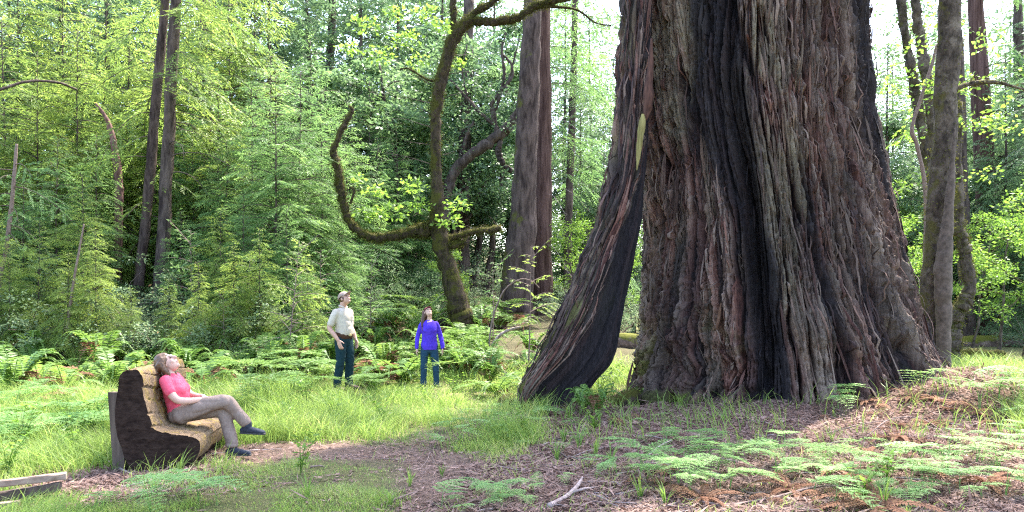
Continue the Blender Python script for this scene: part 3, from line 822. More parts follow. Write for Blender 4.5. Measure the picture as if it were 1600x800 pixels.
def make_fern(name, seed, nf, L, leafmat, spread=1.0, w=0.085, pairs=26, dead=0, deadmat=None):
    """a rosette of arching fronds with two rows of leaflets each"""
    rng = np.random.default_rng(seed)
    mb = MB()
    for i in range(nf):
        a = i * 2.4 + rng.normal(0, .3); l = L * (.65 + .5 * rng.random()); up = (.55 + .55 * rng.random()) / spread
        isd = i < dead
        h = np.array([math.cos(a), math.sin(a), 0]); sd = np.array([-h[1], h[0], 0])
        t = np.linspace(0, 1, 9)
        def pos(t): return np.outer(t, h) * l * (.8 if not isd else .7) * min(spread, 1.3) + np.outer(t ** 2, sd) * l * tw + np.outer((up * t - (up * .55 + .35 + (.35 if isd else 0)) * t * t), [0, 0, 1.0]) * l * 1.15 + np.array([0, 0, .03])
        tw = rng.normal(0, .12)
        mb.tube(pos(t), np.linspace(.006, .0015, 9), 3, mat=1 if isd else 0, var=.1, cap=False)
        tt = np.repeat(np.linspace(.12, .985, pairs), 2)
        P = pos(tt); s = np.tile([1.0, -1.0], pairs)
        wl = w * l / .8 * np.sin(np.clip(tt * 1.05 + .18, 0, 1) * math.pi) ** .6 + .012
        T = h[None] * .8 + np.outer(up - 2 * (up * .55 + .35) * tt, [0, 0, 1.0]); T /= np.linalg.norm(T, axis=1, keepdims=True)
        D = sd[None] * s[:, None] * .93 + T * .35 + np.array([0, 0, -.12]) + rng.normal(0, .08, (len(tt), 3))
        N = np.cross(T, sd[None] * 1.0); N = np.where(N[:, 2:] < 0, -N, N) + rng.normal(0, .15, (len(tt), 3))
        mb.leaves(P, D, N, wl, .030 * l / .8 + .004, 1 if isd else 0, np.clip(rng.random() * .5 + rng.random(len(tt)) * .4, 0, .93), fat=.35)
    return mb.mesh(name, [leafmat, deadmat or M_dead], smooth=False)

def make_bracken(name, seed, nf, L, leafmat, stalk=.35, flat=.85, pn=10, curl=0.0):
    """triangular, twice-divided fronds held nearly level on stalks"""
    rng = np.random.default_rng(seed)
    mb = MB()
    for i in range(nf):
        a = rng.random() * 6.28 if nf > 1 else seed * 1.3
        l = L * (.75 + .45 * rng.random()); st = stalk * (.7 + .5 * rng.random())
        h = np.array([math.cos(a), math.sin(a), 0]); sd = np.array([-h[1], h[0], 0])
        lean = .25 * st
        top = h * lean + np.array([0, 0, st])
        mb.tube(np.array([[0, 0, -.03], h * lean * .3 + np.array([0, 0, st * .55]), top]) + rng.normal(0, .004, (3, 3)), [.005, .004, .003], 4, var=.6, cap=False)
        rise = .28 * (1.2 - flat) + rng.normal(0, .08); dr = .25 + .15 * rng.random() + curl
        def pos(t): return top + np.outer(t, h) * l + np.outer(rise * t * 2 - dr * t * t, [0, 0, 1.0]) * l
        mb.tube(pos(np.linspace(0, 1, 6)), np.linspace(.003, .001, 6), 3, var=.6, cap=False)
        t1 = 1 - (1 - np.linspace(0.02, .97, pn)) ** 1.0
        for t in t1:
            P0 = pos(np.array([t]))[0]
            pl = l * .52 * (1 - t) ** .85 + .02
            for s in (1.0, -1.0):
                d = sd * s * .86 + h * .5 + np.array([0, 0, .12 - .1 * curl]) + rng.normal(0, .05, 3); d /= np.linalg.norm(d)
                m = max(3, int(pl / .021))
                k = (np.arange(m) + .6) / m
                ku = np.repeat(k, 2); ss = np.tile([1.0, -1.0], m)
                Pm = P0 + np.outer(ku, d) * pl + np.outer(-(.16 + curl) * ku ** 2 * pl, [0, 0, 1.0])
                pr = np.cross(d, [0, 0, 1.0]); pr /= np.linalg.norm(pr)
                D = pr[None] * ss[:, None] * .85 + d[None] * .5 + rng.normal(0, .06, (2 * m, 3)) + np.array([0, 0, -.4 * curl])
                N = np.array([0, 0, 1.0]) + rng.normal(0, .18, (2 * m, 3))
                wl = pl * .27 * (1 - ku) ** .8 + .010
                mb.leaves(Pm, D, N, wl, .019, 0, np.clip(rng.random() * .4 + .6 * rng.random(2 * m), 0, .95))
    return mb.mesh(name, leafmat, smooth=False)

def path_tube(mb, pts, Y, seg=10, lump=.18, seed=0, n=None, mat=0, knot=.5):
    """rows (column, row, width) in photograph pixels at depth Y (or a 4th value per row) become a limb"""
    a = []
    for p in pts:
        yy = p[3] if len(p) > 3 else Y
        v = unproj(p[0], p[1], yy); a.append([v.x, v.y, v.z, p[2] / F * yy / 2])
    a = np.array(a)
    s = spline(a, n or max(10, len(a) * 10))
    k = np.arange(len(s)) * (7.0 / 10)
    R0 = s[:, 3].copy()
    for j in range(3):          # crooks and swellings
        s[1:, j] += ((fbm(k * .9, k * 0 + j * 5 + seed, 700 + seed, 3) - .5) * knot * R0 * (1.5 if j != 2 else .6))[1:]
    s[:, 3] = R0 * (1 + knot * .8 * (fbm(k * 1.3, k * 0 + 3 + seed, 710 + seed, 3) - .5))
    mb.tube(s[:, :3], np.maximum(s[:, 3], .002), seg, lump=lump, seed=seed, mat=mat)
    return s

redwood()
# ------------------------------------------------------------------ single trees seen in the photograph
PENDING = []      # things whose labels need an order along the row: (object, column, phrase, plural phrase, group)
def later(o, px, phrase, many, group): PENDING.append((o, px, phrase, many, group))

HERO_LIMBS = []
def hero(name, label, cat, Y, path, bark, seed=0, lump=.18, limbs=(), limbname='limb', seg=12, ground=True, group=None, n=None, knot=.10):
    p0 = path[0]
    yy = p0[3] if len(p0) > 3 else Y
    x = (p0[0] - 800) / F * yy
    root = empty(name, (x, yy, hz(x, yy)))
    tag(root, label, cat, group)
    mb = MB()
    pts = list(path)
    if ground:
        gpy = HOR - (hz(x, yy) - .35 - EYE) * F / yy
        if gpy > p0[1] + 4: pts = [(p0[0] - (pts[1][0] - p0[0]) * .1, gpy, p0[2] * 1.12, yy)] + pts
    s = path_tube(mb, pts, Y, seg, lump, seed, n, knot=knot)
    mb.build('trunk', bark, root)
    for i, lb in enumerate(limbs):
        b = MB(); HERO_LIMBS.append(path_tube(b, lb, Y, 8, .3, seed + 5 + i, knot=max(.5, knot * 1.7))); b.build(limbname, bark, root)
    root['_s'] = 0
    del root['_s']
    return root, s

def add_boughs(root, s, mats, zlo, zhi, n, L, seed, leaf=.14, lw=.04, rise=.1, droop=.6, hang=.3, sp=.1, azr=None, wr=.014, name='crown'):
    rng = np.random.default_rng(seed); cb = MB()
    for i in range(n):
        z = zlo + (zhi - zlo) * (i + rng.random()) / n
        k = int(np.argmin(np.abs(s[:, 2] - z))); p = s[k, :3]
        az = rng.random() * 6.28 if azr is None else azr[0] + (azr[1] - azr[0]) * rng.random()
        bough(cb, p, az, L * (.55 + .8 * rng.random()), rise + rng.normal(0, .15), droop + rng.normal(0, .12), rng, leaf, lw, sp, 0, 1, hang=hang, wr=wr, bend=rng.normal(0, .2), bare=.2)
    return cb.build(name, mats, root, smooth=False)

def bare_twigs(root, s, bark, n, L, seed, zlo, zhi, azr, name='dead_branch', droop=.7, r=.02):
    rng = np.random.default_rng(seed)
    for i in range(n):
        z = zlo + (zhi - zlo) * (i + rng.random()) / n
        k = int(np.argmin(np.abs(s[:, 2] - z))); p = s[k, :3]
        az = azr[0] + (azr[1] - azr[0]) * rng.random(); l = L * (.6 + .6 * rng.random())
        t = np.linspace(0, 1, 8)
        h = np.array([math.cos(az), math.sin(az), 0])
        q = p + np.outer(t, h) * l + np.outer(.35 * t - droop * t * t, [0, 0, 1.0]) * l + np.cumsum(rng.normal(0, .02 * l, (8, 3)), axis=0) * t[:, None]
        mb = MB(); mb.tube(q, np.linspace(r, r * .2, 8), 5, cap=False)
        for j in (3, 4, 5, 6):
            e = q[j] + (h * rng.normal(.25, .15) + np.array([-h[1], h[0], 0]) * rng.normal(0, .3) + np.array([0, 0, -.35 * rng.random()])) * l * .35
            mb.tube(np.array([q[j], (q[j] + e) / 2 + rng.normal(0, .03, 3), e]), [r * .4, r * .3, r * .12], 4, cap=False)
        mb.build(name, bark, root)

# twin dark trunks behind the bench
t1, s1 = hero('conifer_tree', 'slender reddish brown trunk leaning beside a slightly thicker dark one behind the bench', 'tree', 22.5,
     [(214, 470, 17), (222, 400, 16), (232, 300, 15), (240, 200, 15), (249, 100, 14), (258, 10, 13), (268, -80, 11)], M_bark_mid, 1, .12)
add_boughs(t1, s1, [M_bark_dk, M_yconifer], 3.6, 12.5, 22, 2.0, 31, rise=.05, droop=.5)
t2, s2 = hero('conifer_tree', 'thicker dark straight trunk with long drooping bare boughs behind the bench', 'tree', 22.0,
     [(248, 470, 22), (254, 400, 20), (259, 300, 19), (264, 200, 18), (269, 100, 17), (274, 10, 16), (279, -80, 14)], M_bark_dk, 2, .12)
bare_twigs(t2, s2, M_bark_dk, 7, 1.9, 77, 4.6, 8.2, (-.9, .5))
add_boughs(t2, s2, [M_bark_dk, M_yconifer], 6.2, 12.5, 20, 2.0, 32, rise=.05, droop=.5, azr=(-1.5, 1.6))
t3, s3 = hero('conifer_tree', 'thin shaded trunk just right of the twin dark trunks', 'tree', 29,
     [(296, 420, 15), (300, 300, 15), (312, 150, 14), (322, 0, 13), (330, -80, 12)], M_bark_dk, 3, .1)
add_boughs(t3, s3, [M_bark_dk, M_yconifer], 4, 14, 26, 2.6, 33)
t4, s4 = hero('conifer_tree', 'dark distant trunk high among the crowns left of the bent mossy tree', 'tree', 38,
     [(505, 420, 14), (510, 200, 13), (518, 60, 12), (520, -60, 10)], M_bark_dk, 4, .1)
add_boughs(t4, s4, [M_bark_dk, M_conifer_dk], 6, 19, 30, 2.8, 34, leaf=.12, lw=.035, sp=.14)
t5, s5 = hero('leaning_sapling', 'thin bare sapling stem leaning right in front of the shrubs', 'tree', 18.5,
     [(0, 440, 7), (8, 400, 6), (17, 330, 6), (23, 265, 5), (26, 225, 4)], M_twigwood, 5, .1)
add_boughs(t5, s5, [M_bark_dk, M_conifer], 2.6, 4.9, 12, 1.2, 35, leaf=.08)
t6, s6 = hero('bare_sapling', 'very thin bare stem standing in the shrubs left of the bench', 'tree', 17.5,
     [(101, 548, 5), (107, 500, 5), (115, 440, 4), (123, 395, 3), (131, 350, 2)], M_twigwood, 6, .1)
t7, s7 = hero('broken_snag', 'short reddish curved snag with peeling bark left of the twin trunks', 'dead tree', 23,
     [(184, 430, 12), (186, 318, 11), (186, 285, 11), (180, 240, 10), (175, 212, 9), (166, 185, 6), (150, 162, 4)], plain_mat('peeling_red_bark', (.07, .03, .025), (.22, .12, .10), 16, stretch=(1, 1, .3)), 7, .25)
bb = MB(); path_tube(bb, [(120, 140, 3, 22.6), (90, 129, 4, 22), (45, 127, 4.5, 21.5), (0, 140, 5, 21)], 22, 6, .2, 3)
bb.build('arching_limb', M_bark_dk, t7)

# bent mossy tree
HERO_LIMBS.clear()
mt, sm_ = hero('mossy_tree', 'bent dark tree wrapped in moss with a limb that turns upward', 'tree', 21.5,
     [(726, 512, 37.8), (716, 480, 32.7), (704, 430, 28.4), (690, 385, 26.7), (684, 340, 23.2), (683, 290, 17.2), (681, 235, 16.3), (680, 190, 17.2), (686, 140, 18.1), (696, 100, 18.9), (708, 62, 19.8), (722, 42, 18.9), (738, 30, 15.5)], M_bark_moss, 8, .22,
     limbs=[[(712, 60, 13.8), (709, 30, 10.3), (708, 0, 9.5), (709, -40, 8.6)],
            [(735, 32, 15.5), (760, 34, 13.8), (790, 32, 12.9), (815, 24, 12.0), (838, 8, 12.0), (860, 2, 11.2), (890, -2, 6.9, 21.2)],
            [(722, 42, 13.8), (742, 20, 12.0), (768, 4, 10.3), (790, -12, 8.6)],
            [(690, 352, 22.4), (668, 359, 22.4), (640, 363, 17.2), (610, 369, 13.8), (585, 371, 14.6), (560, 362, 12.9), (544, 342, 12.0), (536, 315, 12.0), (530, 280, 12.9), (524, 250, 12.0), (522, 235, 10.3), (530, 212, 9.5), (541, 190, 8.6), (550, 172, 6.9), (547, 166, 3.4)],
            [(692, 384, 17.2), (712, 382, 11.2), (728, 378, 6.9)],
            [(688, 372, 9), (712, 370, 9), (738, 363, 9), (762, 360, 11), (783, 357, 9)],
            [(838, 10, 7.7), (862, 10, 5.2), (900, 15, 3.4), (930, 35, 2.6), (955, 40, 2.1)],
            [(547, 318, 5.2), (553, 300, 3.4), (549, 292, 2.6)],
            [(700, 105, 6.0), (690, 120, 4.3), (670, 125, 3.4), (640, 108, 3.0), (625, 108, 2.6)]])
lb = MB()
rngm = np.random.default_rng(5)
for (cx, cy, r, nn) in [(610, 330, 30, 90), (585, 300, 22, 60), (640, 290, 24, 70), (575, 335, 20, 60), (655, 320, 20, 55), (700, 345, 22, 70), (716, 320, 18, 50), (632, 60, 24, 70), (595, 85, 22, 60), (570, 40, 22, 60), (650, 95, 20, 50), (545, 75, 18, 45), (665, 20, 20, 60), (620, 20, 20, 50), (720, 100, 14, 30), (560, 280, 14, 30), (690, 40, 16, 40)]:
    leaf_cluster(lb, unproj(cx, cy, 21.5 + rngm.normal(0, .5)), r / F * 21.5 * 1.15, int(nn * 1.3), .13, .085, rngm, 0, .5, .1)
lb.build('crown', M_maple, mt, smooth=False)
def moss_fringe(root, n, seed, mat, L=.09, limbs=True, W=.022, frac=1.0):
    """short strands of moss standing off the bark"""
    r = np.random.default_rng(seed); mb = MB()
    for ch in list(root.children):
        if ch.type != 'MESH' or ch.name.split('.')[0] not in ('trunk', 'limb'): continue
        me = ch.data; k = len(me.polygons)
        c = np.empty(k * 3); me.polygons.foreach_get('center', c); c = c.reshape(-1, 3)
        nn = np.empty(k * 3); me.polygons.foreach_get('normal', nn); nn = nn.reshape(-1, 3)
        ar = np.empty(k); me.polygons.foreach_get('area', ar)
        z = fbm(c[:, 0] * 2 + c[:, 1], c[:, 2] * 1.6, seed, 3)
        w = ar * np.clip(sstep(.35, .6, z) + .15 + .3 * np.abs(nn[:, 2]), 0, 1); w /= w.sum()
        m = int(n * min(1, ar.sum() / 6)); i = r.choice(k, m, p=w)
        P = c[i] + r.normal(0, .035, (m, 3)); D = nn[i] * .7 + r.normal(0, .5, (m, 3)) - np.array([0, 0, .35])
        mb.leaves(P, D, r.normal(0, 1, (m, 3)), L * (.4 + .9 * r.random(m)), W, 0, r.random(m))
    mb.build('moss', mat, root, smooth=False)
M_mossleaf = leaf_mat('moss_strands', (0.03, 0.034, 0.008), (0.12, 0.125, 0.025), .25, .8, .1)
for q_, sl in enumerate(HERO_LIMBS[:6]):
    bare_twigs(mt, sl, M_bark_dk, 5, .75, 840 + q_, sl[:, 2].min(), sl[:, 2].max() + .05, (0, 6.28), r=.010, droop=-.1, name='twig')
moss_fringe(mt, 12000, 91, M_mossleaf, .05, W=.016)
bare_twigs(mt, sm_, M_bark_dk, 18, 1.3, 83, 3.2, 9.3, (0, 6.28), r=.014, droop=.1, name='twig')

# paired redwoods in the middle distance
g1, sg1 = hero('redwood_tree', 'grey furrowed trunk in front of the paired middle redwoods', 'tree', 25.5,
     [(809, 515, 62), (808, 480, 54), (811, 420, 48), (817, 340, 42), (821, 250, 37), (826, 150, 34), (829, 80, 31), (833, 0, 28), (836, -90, 26)], M_bark_mid, 9, .08, seg=24, n=70)
g2, sg2 = hero('redwood_tree', 'reddish stringy trunk half hidden behind its grey twin', 'tree', 27,
     [(846, 500, 40), (846, 420, 34), (848, 300, 29), (849, 180, 25), (849, 60, 23), (849, -90, 21)], M_bark_red, 10, .1, seg=18, n=50)
bare_twigs(g2, sg2, M_deadwood, 7, 1.5, 81, 2.5, 9, (-1.2, .6), r=.012, droop=1.0)
add_boughs(g2, sg2, [M_bark_dk, M_conifer], 6, 14, 14, 2.2, 36, azr=(-.6, 1.4))
g3, sg3 = hero('conifer_tree', 'very slim straight trunk between the paired redwoods and the giant redwood', 'tree', 30,
     [(886, 470, 14), (888, 350, 12), (893, 200, 11), (897, 80, 10), (900, -60, 9)], M_bark_mid, 11, .1)
add_boughs(g3, sg3, [M_bark_dk, M_conifer], 4, 15, 30, 1.9, 37, droop=.45)
# dark oak behind the bent mossy tree
ok, sk = hero('twisted_oak', 'dark twisted oak with crooked limbs between the mossy tree and the paired redwoods', 'tree', 29,
     [(690, 400, 21.8), (694, 320, 18.7), (712, 268, 17.2), (745, 235, 16.4), (778, 212, 15.6), (800, 190, 14.0), (812, 168, 9.4)], M_bark_dk, 12, .25, knot=.45,
     limbs=[[(778, 212, 9.4), (772, 180, 7.0), (783, 140, 6.2), (788, 110, 4.7), (784, 80, 3.9), (790, 50, 3.1)], [(770, 195, 6.2), (745, 170, 5.5), (722, 145, 4.7), (704, 125, 3.9)], [(772, 182, 6.2), (768, 165, 5.5), (780, 145, 5.5), (800, 120, 4.7), (798, 100, 3.9), (786, 85, 3.1)],
            [(782, 215, 8.6), (778, 235, 8.6), (785, 255, 7.8), (800, 268, 7.0)], [(715, 262, 6.2), (728, 215, 5.5), (740, 190, 3.9)], [(788, 150, 3.9), (812, 60, 2.3)], [(730, 150, 3.1), (722, 110, 2.3), (730, 70, 2.0)]])
leafb = MB()
for k in range(60):
    leaf_cluster(leafb, unproj(690 + 125 * rngm.random(), 40 + 260 * rngm.random(), 29 + rngm.normal(0, .8)), .5, 42, .12, .06, rngm, 0, .6, -.1)
leafb.build('crown', M_broad, ok, smooth=False)
hero('conifer_tree', 'dim dark trunk standing right behind the bent mossy tree', 'tree', 33, [(722, 400, 24), (724, 300, 22), (727, 200, 20), (730, 100, 18), (733, 0, 16)], M_bark_dk, 13, .12)

# right of the giant redwood
r1, sr1 = hero('mossy_maple', 'stout mossy trunk of the double tree right of the giant redwood', 'tree', 17.4,
     [(1456, 580, 44), (1456, 500, 42), (1462, 440, 42), (1468, 360, 38), (1472, 280, 37), (1476, 200, 35), (1481, 100, 33), (1484, 40, 33), (1487, -70, 31)], M_bark_lichen, 14, .12, seg=18, n=60, knot=.16,
     limbs=[[(1490, 140, 8), (1520, 130, 8), (1550, 128, 6), (1580, 134, 4), (1600, 140, 3)]])
r2, sr2 = hero('mossy_maple', 'smooth slim trunk pressed against the stout mossy one right of the giant redwood', 'tree', 16.9,
     [(1474, 596, 22), (1474, 540, 21), (1474, 480, 24), (1473, 430, 26), (1477, 380, 21), (1482, 330, 15), (1486, 280, 10), (1490, 230, 5), (1492, 200, 2)], plain_mat('smooth_grey_brown_bark', (.05, .037, .028), (.15, .11, .09), 11, bd=.03), 15, .12, seg=14)
r3, sr3 = hero('mossy_maple', 'yellow mossy trunk with an elbow bend behind the double tree', 'tree', 20.5,
     [(1489, 548, 22), (1490, 515, 22), (1496, 490, 22), (1509, 470, 22), (1514, 445, 19), (1510, 405, 18), (1504, 375, 17), (1497, 350, 16), (1498, 300, 14), (1496, 240, 12), (1500, 160, 10)], M_bark_lichen, 16, .18, seg=12, knot=.45,
     limbs=[[(1500, 482, 13), (1488, 484, 12), (1483, 505, 11), (1482, 530, 11)]])
r4, sr4 = hero('leaning_maple', 'pale lichen covered trunk, left one of a leaning pair', 'tree', 22, [(1455, 420, 16), (1449, 270, 15), (1440, 200, 15), (1430, 140, 15), (1418, 80, 14), (1408, 10, 13), (1404, -60, 12)], M_bark_lichen, 17, .2, knot=.45)
r5, sr5 = hero('leaning_maple', 'pale lichen covered trunk, right one of a leaning pair', 'tree', 21, [(1464, 420, 15), (1458, 300, 15), (1455, 200, 15), (1450, 140, 15), (1441, 80, 14), (1432, 20, 13), (1426, -60, 12)], M_bark_lichen, 18, .2, knot=.45)
r6, sr6 = hero('thin_crooked_tree', 'thin crooked dark stem hanging in front of the leaning pair', 'tree', 19.5, [(1444, 450, 5), (1446, 340, 5), (1444, 280, 6), (1432, 225, 6), (1425, 200, 6), (1440, 150, 5), (1455, 105, 5), (1464, 70, 4)], M_twigwood, 19, .15)
r7, sr7 = hero('redwood_tree', 'straight brown redwood trunk behind and right of the double mossy tree', 'tree', 32, [(1551, 525, 44), (1548, 480, 38), (1545, 400, 34), (1540, 300, 30), (1534, 180, 27), (1527, 60, 24), (1522, -60, 21)], M_bark_red, 20, .1, seg=18, n=50)
bare_twigs(r7, sr7, M_bark_dk, 6, 2.2, 82, 4, 11, (-1.4, .6), r=.03)
add_boughs(r7, sr7, [M_bark_dk, M_conifer], 6, 16, 16, 2.6, 38, azr=(-1.2, .8))
r8, sr8 = hero('conifer_tree', 'dark narrow trunk between the mossy double tree and the brown redwood', 'tree', 30, [(1512, 500, 22), (1508, 400, 20), (1503, 300, 19), (1500, 200, 18), (1496, 60, 16)], M_bark_dk, 21, .12)
r9, sr9 = hero('conifer_tree', 'slim trunk at the far edge beyond the brown redwood', 'tree', 34, [(1596, 500, 20), (1596, 400, 18), (1594, 250, 17), (1592, 100, 15), (1590, -40, 13)], M_bark_dk, 22, .12)
add_boughs(r9, sr9, [M_bark_dk, M_conifer_dk], 4, 17, 22, 2.4, 39)
moss_fringe(r1, 4000, 92, M_mossleaf, .05); moss_fringe(r3, 5000, 93, M_mossleaf, .06); moss_fringe(r4, 3500, 94, M_mossleaf, .06); moss_fringe(r5, 3500, 95, M_mossleaf, .06)
lb = MB()
for k in range(34):
    u = rngm.random(); cx = 1395 + 190 * rngm.random(); cy = -20 + 340 * rngm.random()
    leaf_cluster(lb, unproj(cx, cy, 19 + 4 * rngm.random()), .35 + .25 * rngm.random(), 40, .12, .075, rngm, 0, .45, .05)
lb.build('crown', M_maple, r1, smooth=False)
add_boughs(r4, sr4, [M_bark_dk, M_maple], 4, 9.5, 8, 1.4, 41, leaf=.12, lw=.06, sp=.16)

# ------------------------------------------------------------------ the wood: copies
def where(px, Y):
    bins = [(95, 'left of the reddish snag'), (205, 'around the reddish snag'), (300, 'beside the twin trunks'), (400, 'right of the twin trunks'), (500, 'left of the man'),
            (580, 'behind the man'), (660, 'between man and woman'), (740, 'behind the standing woman'), (800, 'left of the paired redwoods'), (880, 'right of the paired redwoods'), (1010, 'left of the giant redwood'),
            (1440, 'right of the giant redwood'), (1530, 'behind the double tree'), (9999, 'around the brown redwood')]
    return next(t for b, t in bins if px < b)

protoA = [make_conifer('young_conifer', 100 + i, 7.0, 2.0, 104, M_conifer, M_bark_dk, low=.05, leaf=.125, lw=.027, sp=.06, tr=.045) for i in range(3)]
protoY = [make_conifer('yellow_green_conifer', 110 + i, 8.0, 2.5, 96, M_yconifer, M_bark_dk, low=.1, droop=.8, sp=.064, leaf=.145, lw=.030, tr=.05) for i in range(2)]
protoD = [make_conifer('tall_conifer', 120 + i, 16.0, 3.6, 130, M_conifer_dk, M_bark_dk, leaf=.24, lw=.075, low=.06, droop=.75, sp=.14) for i in range(3)]
protoS = [make_conifer('conifer_sapling', 130 + i, 2.6, .95, 30, M_conifer, M_twigwood, leaf=.07, lw=.026, low=.15, tr=.018, sp=.06, rise=.35) for i in range(2)]
protoB = [make_broadleaf('broadleaf_tree', 140 + i, 11.0, 3.6, 11, M_broad, M_bark_dk, leaf=.2, ncl=150, per=60) for i in range(3)]
protoM = [make_broadleaf('bright_maple', 150 + i, 6.5, 2.5, 9, M_maple, M_bark_lichen, leaf=.13, tr=.07, ncl=80, per=36) for i in range(2)]
protoH = [make_shrub('forest_shrub', 160 + i, 1.7, 1.1, M_huckle, leaf=.06, ncl=95, per=46) for i in range(3)]
USED = set()
rf = random.Random(77)
def plant(protos, px, Y, sc, phrase, many, group, sz=None):
    pr = rf.choice(protos)
    p = gy(px, Y); rz = rf.random() * 6.28
    s = (sc, sc, sc * (sz or 1))
    if pr.name not in USED:
        USED.add(pr.name); o = pr; o.location = p; o.rotation_euler = (0, 0, rz); o.scale = s
    else: o = dup(pr, p, rz, s)
    later(o, px, phrase + ' ' + where(px, Y), many + ' ' + where(px, Y), group)
    return o

for px, Y, h in [(432, 21, 1.0), (470, 22, 1.08), (505, 23.5, .95), (395, 23, 1.0), (540, 25, .9), (355, 22.5, .8), (330, 25, 1.1), (418, 25.5, 1.3), (590, 26, .8), (620, 27.5, .95), (575, 29, 1.1), (482, 27, 1.35), (650, 28, .7), (300, 24, .85), (90, 21, .75), (35, 20.5, .65), (150, 22, .8), (380, 20, .55), (450, 19.6, .5), (282, 20.8, .5), (530, 22, .5)]:
    plant(protoA, px, Y, h * (.95 + .1 * rf.random()), 'young green conifer', 'young green conifers', 'young conifers of the clearing edge')
for px, Y, h in [(120, 24, 1.1), (60, 23, 1.0), (10, 24, 1.15), (-40, 22, 1.0), (200, 26, 1.25), (240, 25, 1.1), (310, 27, 1.3), (360, 28, 1.45), (160, 28, 1.4), (400, 30, 1.55), (100, 29, 1.5), (30, 28, 1.5), (340, 24, .9), (180, 24, .75), (280, 30, 1.6)]:
    plant(protoY, px, Y, h, 'yellow green conifer', 'yellow green conifers', 'yellow green conifers of the wood')
for px, Y, h in [(-60, 30, 1.0), (20, 33, 1.0), (90, 35, 1.1), (170, 33, 1.05), (250, 36, 1.1), (330, 34, 1.05), (420, 35, 1.1), (480, 38, 1.2), (560, 36, 1.1), (620, 39, 1.15), (690, 40, 1.1), (770, 42, 1.1), (130, 40, 1.2), (380, 41, 1.25), (45, 41, 1.2), (880, 40, .95), (925, 44, 1.1), (960, 38, .8), (1395, 44, .95), (1470, 46, 1.1), (1575, 40, 1.0), (1620, 34, .9), (1530, 48, 1.1), (905, 34, .6), (1640, 28, .8), (1385, 33, .8), (1425, 37, .9), (1500, 36, .8), (1570, 31, .7), (1610, 38, 1.0), (1480, 40, 1.0), (945, 33, .55), (990, 40, .9)]:
    plant(protoD, px, Y, h, 'tall dark conifer', 'tall dark conifers', 'tall conifers of the far wood')
for px, Y, h in [(640, 31, 1.0), (580, 32, .95), (700, 32, 1.05), (530, 31, .85), (760, 34, 1.0), (740, 37, 1.2), (1390, 35, .9), (1450, 34, .8), (1560, 38, 1.0), (1500, 42, 1.1), (1610, 40, 1.1), (455, 32, .9), (800, 39, 1.0), (940, 36, .7), (1600, 30, .65), (1420, 38, .8)]:
    plant(protoB, px, Y, h, 'dark leafy tree', 'dark leafy trees', 'leafy trees behind the mossy tree')
for px, Y, h in [(1400, 25, .7), (1430, 28, .85), (1560, 24, .75), (1600, 22, .9), (905, 27, .6), (940, 30, .7), (960, 26, .55), (1520, 27, .8), (1590, 36, 1.2), (1390, 33, 1.0), (715, 25, .4)]:
    plant(protoM, px, Y, h, 'bright young maple', 'bright young maples', 'young maples in the bright gaps')
for px, Y, h in [(10, 18.0, 1.1), (45, 18.6, 1.2), (80, 18.2, 1.1), (118, 18.8, 1.25), (150, 18.2, 1.0), (185, 18.7, 1.15), (220, 18.3, 1.1), (255, 18.8, 1.2), (290, 18.2, 1.05), (325, 18.8, 1.15), (358, 18.4, 1.0), (390, 19, 1.1), (-25, 18.3, 1.2), (70, 20.5, 1.5), (140, 20.7, 1.6), (210, 20.4, .9), (275, 20.6, .9), (335, 20.6, 1.35), (15, 20.3, 1.6), (400, 21, 1.1), (560, 24, 1.0), (600, 25, 1.1), (650, 26, 1.0), (740, 27, 1.0), (780, 28.5, .9), (690, 29, 1.2), (870, 26, .8), (900, 24, .7), (935, 25, .8), (965, 29, 1.0), (1400, 29, 1.1), (1440, 31, 1.3), (1590, 33, 1.3), (1620, 27, 1.1), (1520, 34, 1.2), (1560, 36, 1.3), (455, 22, 1.0), (510, 24, 1.0)]:
    plant(protoH, px, Y, h, 'dense leafy shrub', 'dense leafy shrubs', 'shrubs along the wood')

for px, Y, h in [(15, 17.6, .36), (60, 18.2, .42), (105, 17.5, .33), (150, 17.9, .4), (205, 17.6, .24), (262, 18.0, .26), (310, 17.6, .3), (365, 17.9, .36), (405, 18.3, .4), (-20, 18.4, .5), (130, 19.6, .55), (345, 19.4, .45), (480, 18.6, .32)]:
    plant(protoY, px, Y, h, 'low yellow green conifer', 'low yellow green conifers', 'low conifers in front of the shrubs')
# slender saplings in front
def sapling(px, pyb, pyt, Y, label, n, R, seed, lean=0):
    b = gy(px, Y); top = EYE + (HOR - pyt) / F * Y
    o = make_conifer('conifer_sapling', seed, top - b.z, R, n, M_yconifer if seed % 2 else M_conifer, M_twigwood, leaf=.075, lw=.028, low=.3, tr=.02, sp=.06, rise=.3, droop=.35)
    o.location = b; o.rotation_euler = (0, lean, 0)
    tag(o, label, 'sapling')
sapling(447, 530, 375, 16.8, 'leafy conifer sapling just left of the man in the cap', 26, .95, 501, .1)
sapling(826, 560, 385, 17.5, 'slim conifer sapling in front of the paired redwoods', 14, 1.0, 503, .02)
sapling(770, 530, 405, 18.0, 'small conifer sapling right of the bent mossy tree', 12, .6, 504, 0)
for i, p in enumerate(protoS): p.location = gy(390 + 110 * i, 18.6 + i); tag(p, 'small conifer sapling ' + ('among the shrubs left of the man' if i == 0 else 'in the ferns right behind the man'), 'sapling')
for px, Y, s in [(580, 20.5, .9), (350, 17.6, .7), (300, 19.6, 1.2), (700, 23, .9), (900, 20, .7), (1425, 22, .8)]:
    o = dup(rf.choice(protoS), gy(px, Y), rf.random() * 6, s); later(o, px, 'small conifer sapling ' + where(px, Y), 'small conifer saplings ' + where(px, Y), 'conifer saplings in the undergrowth')

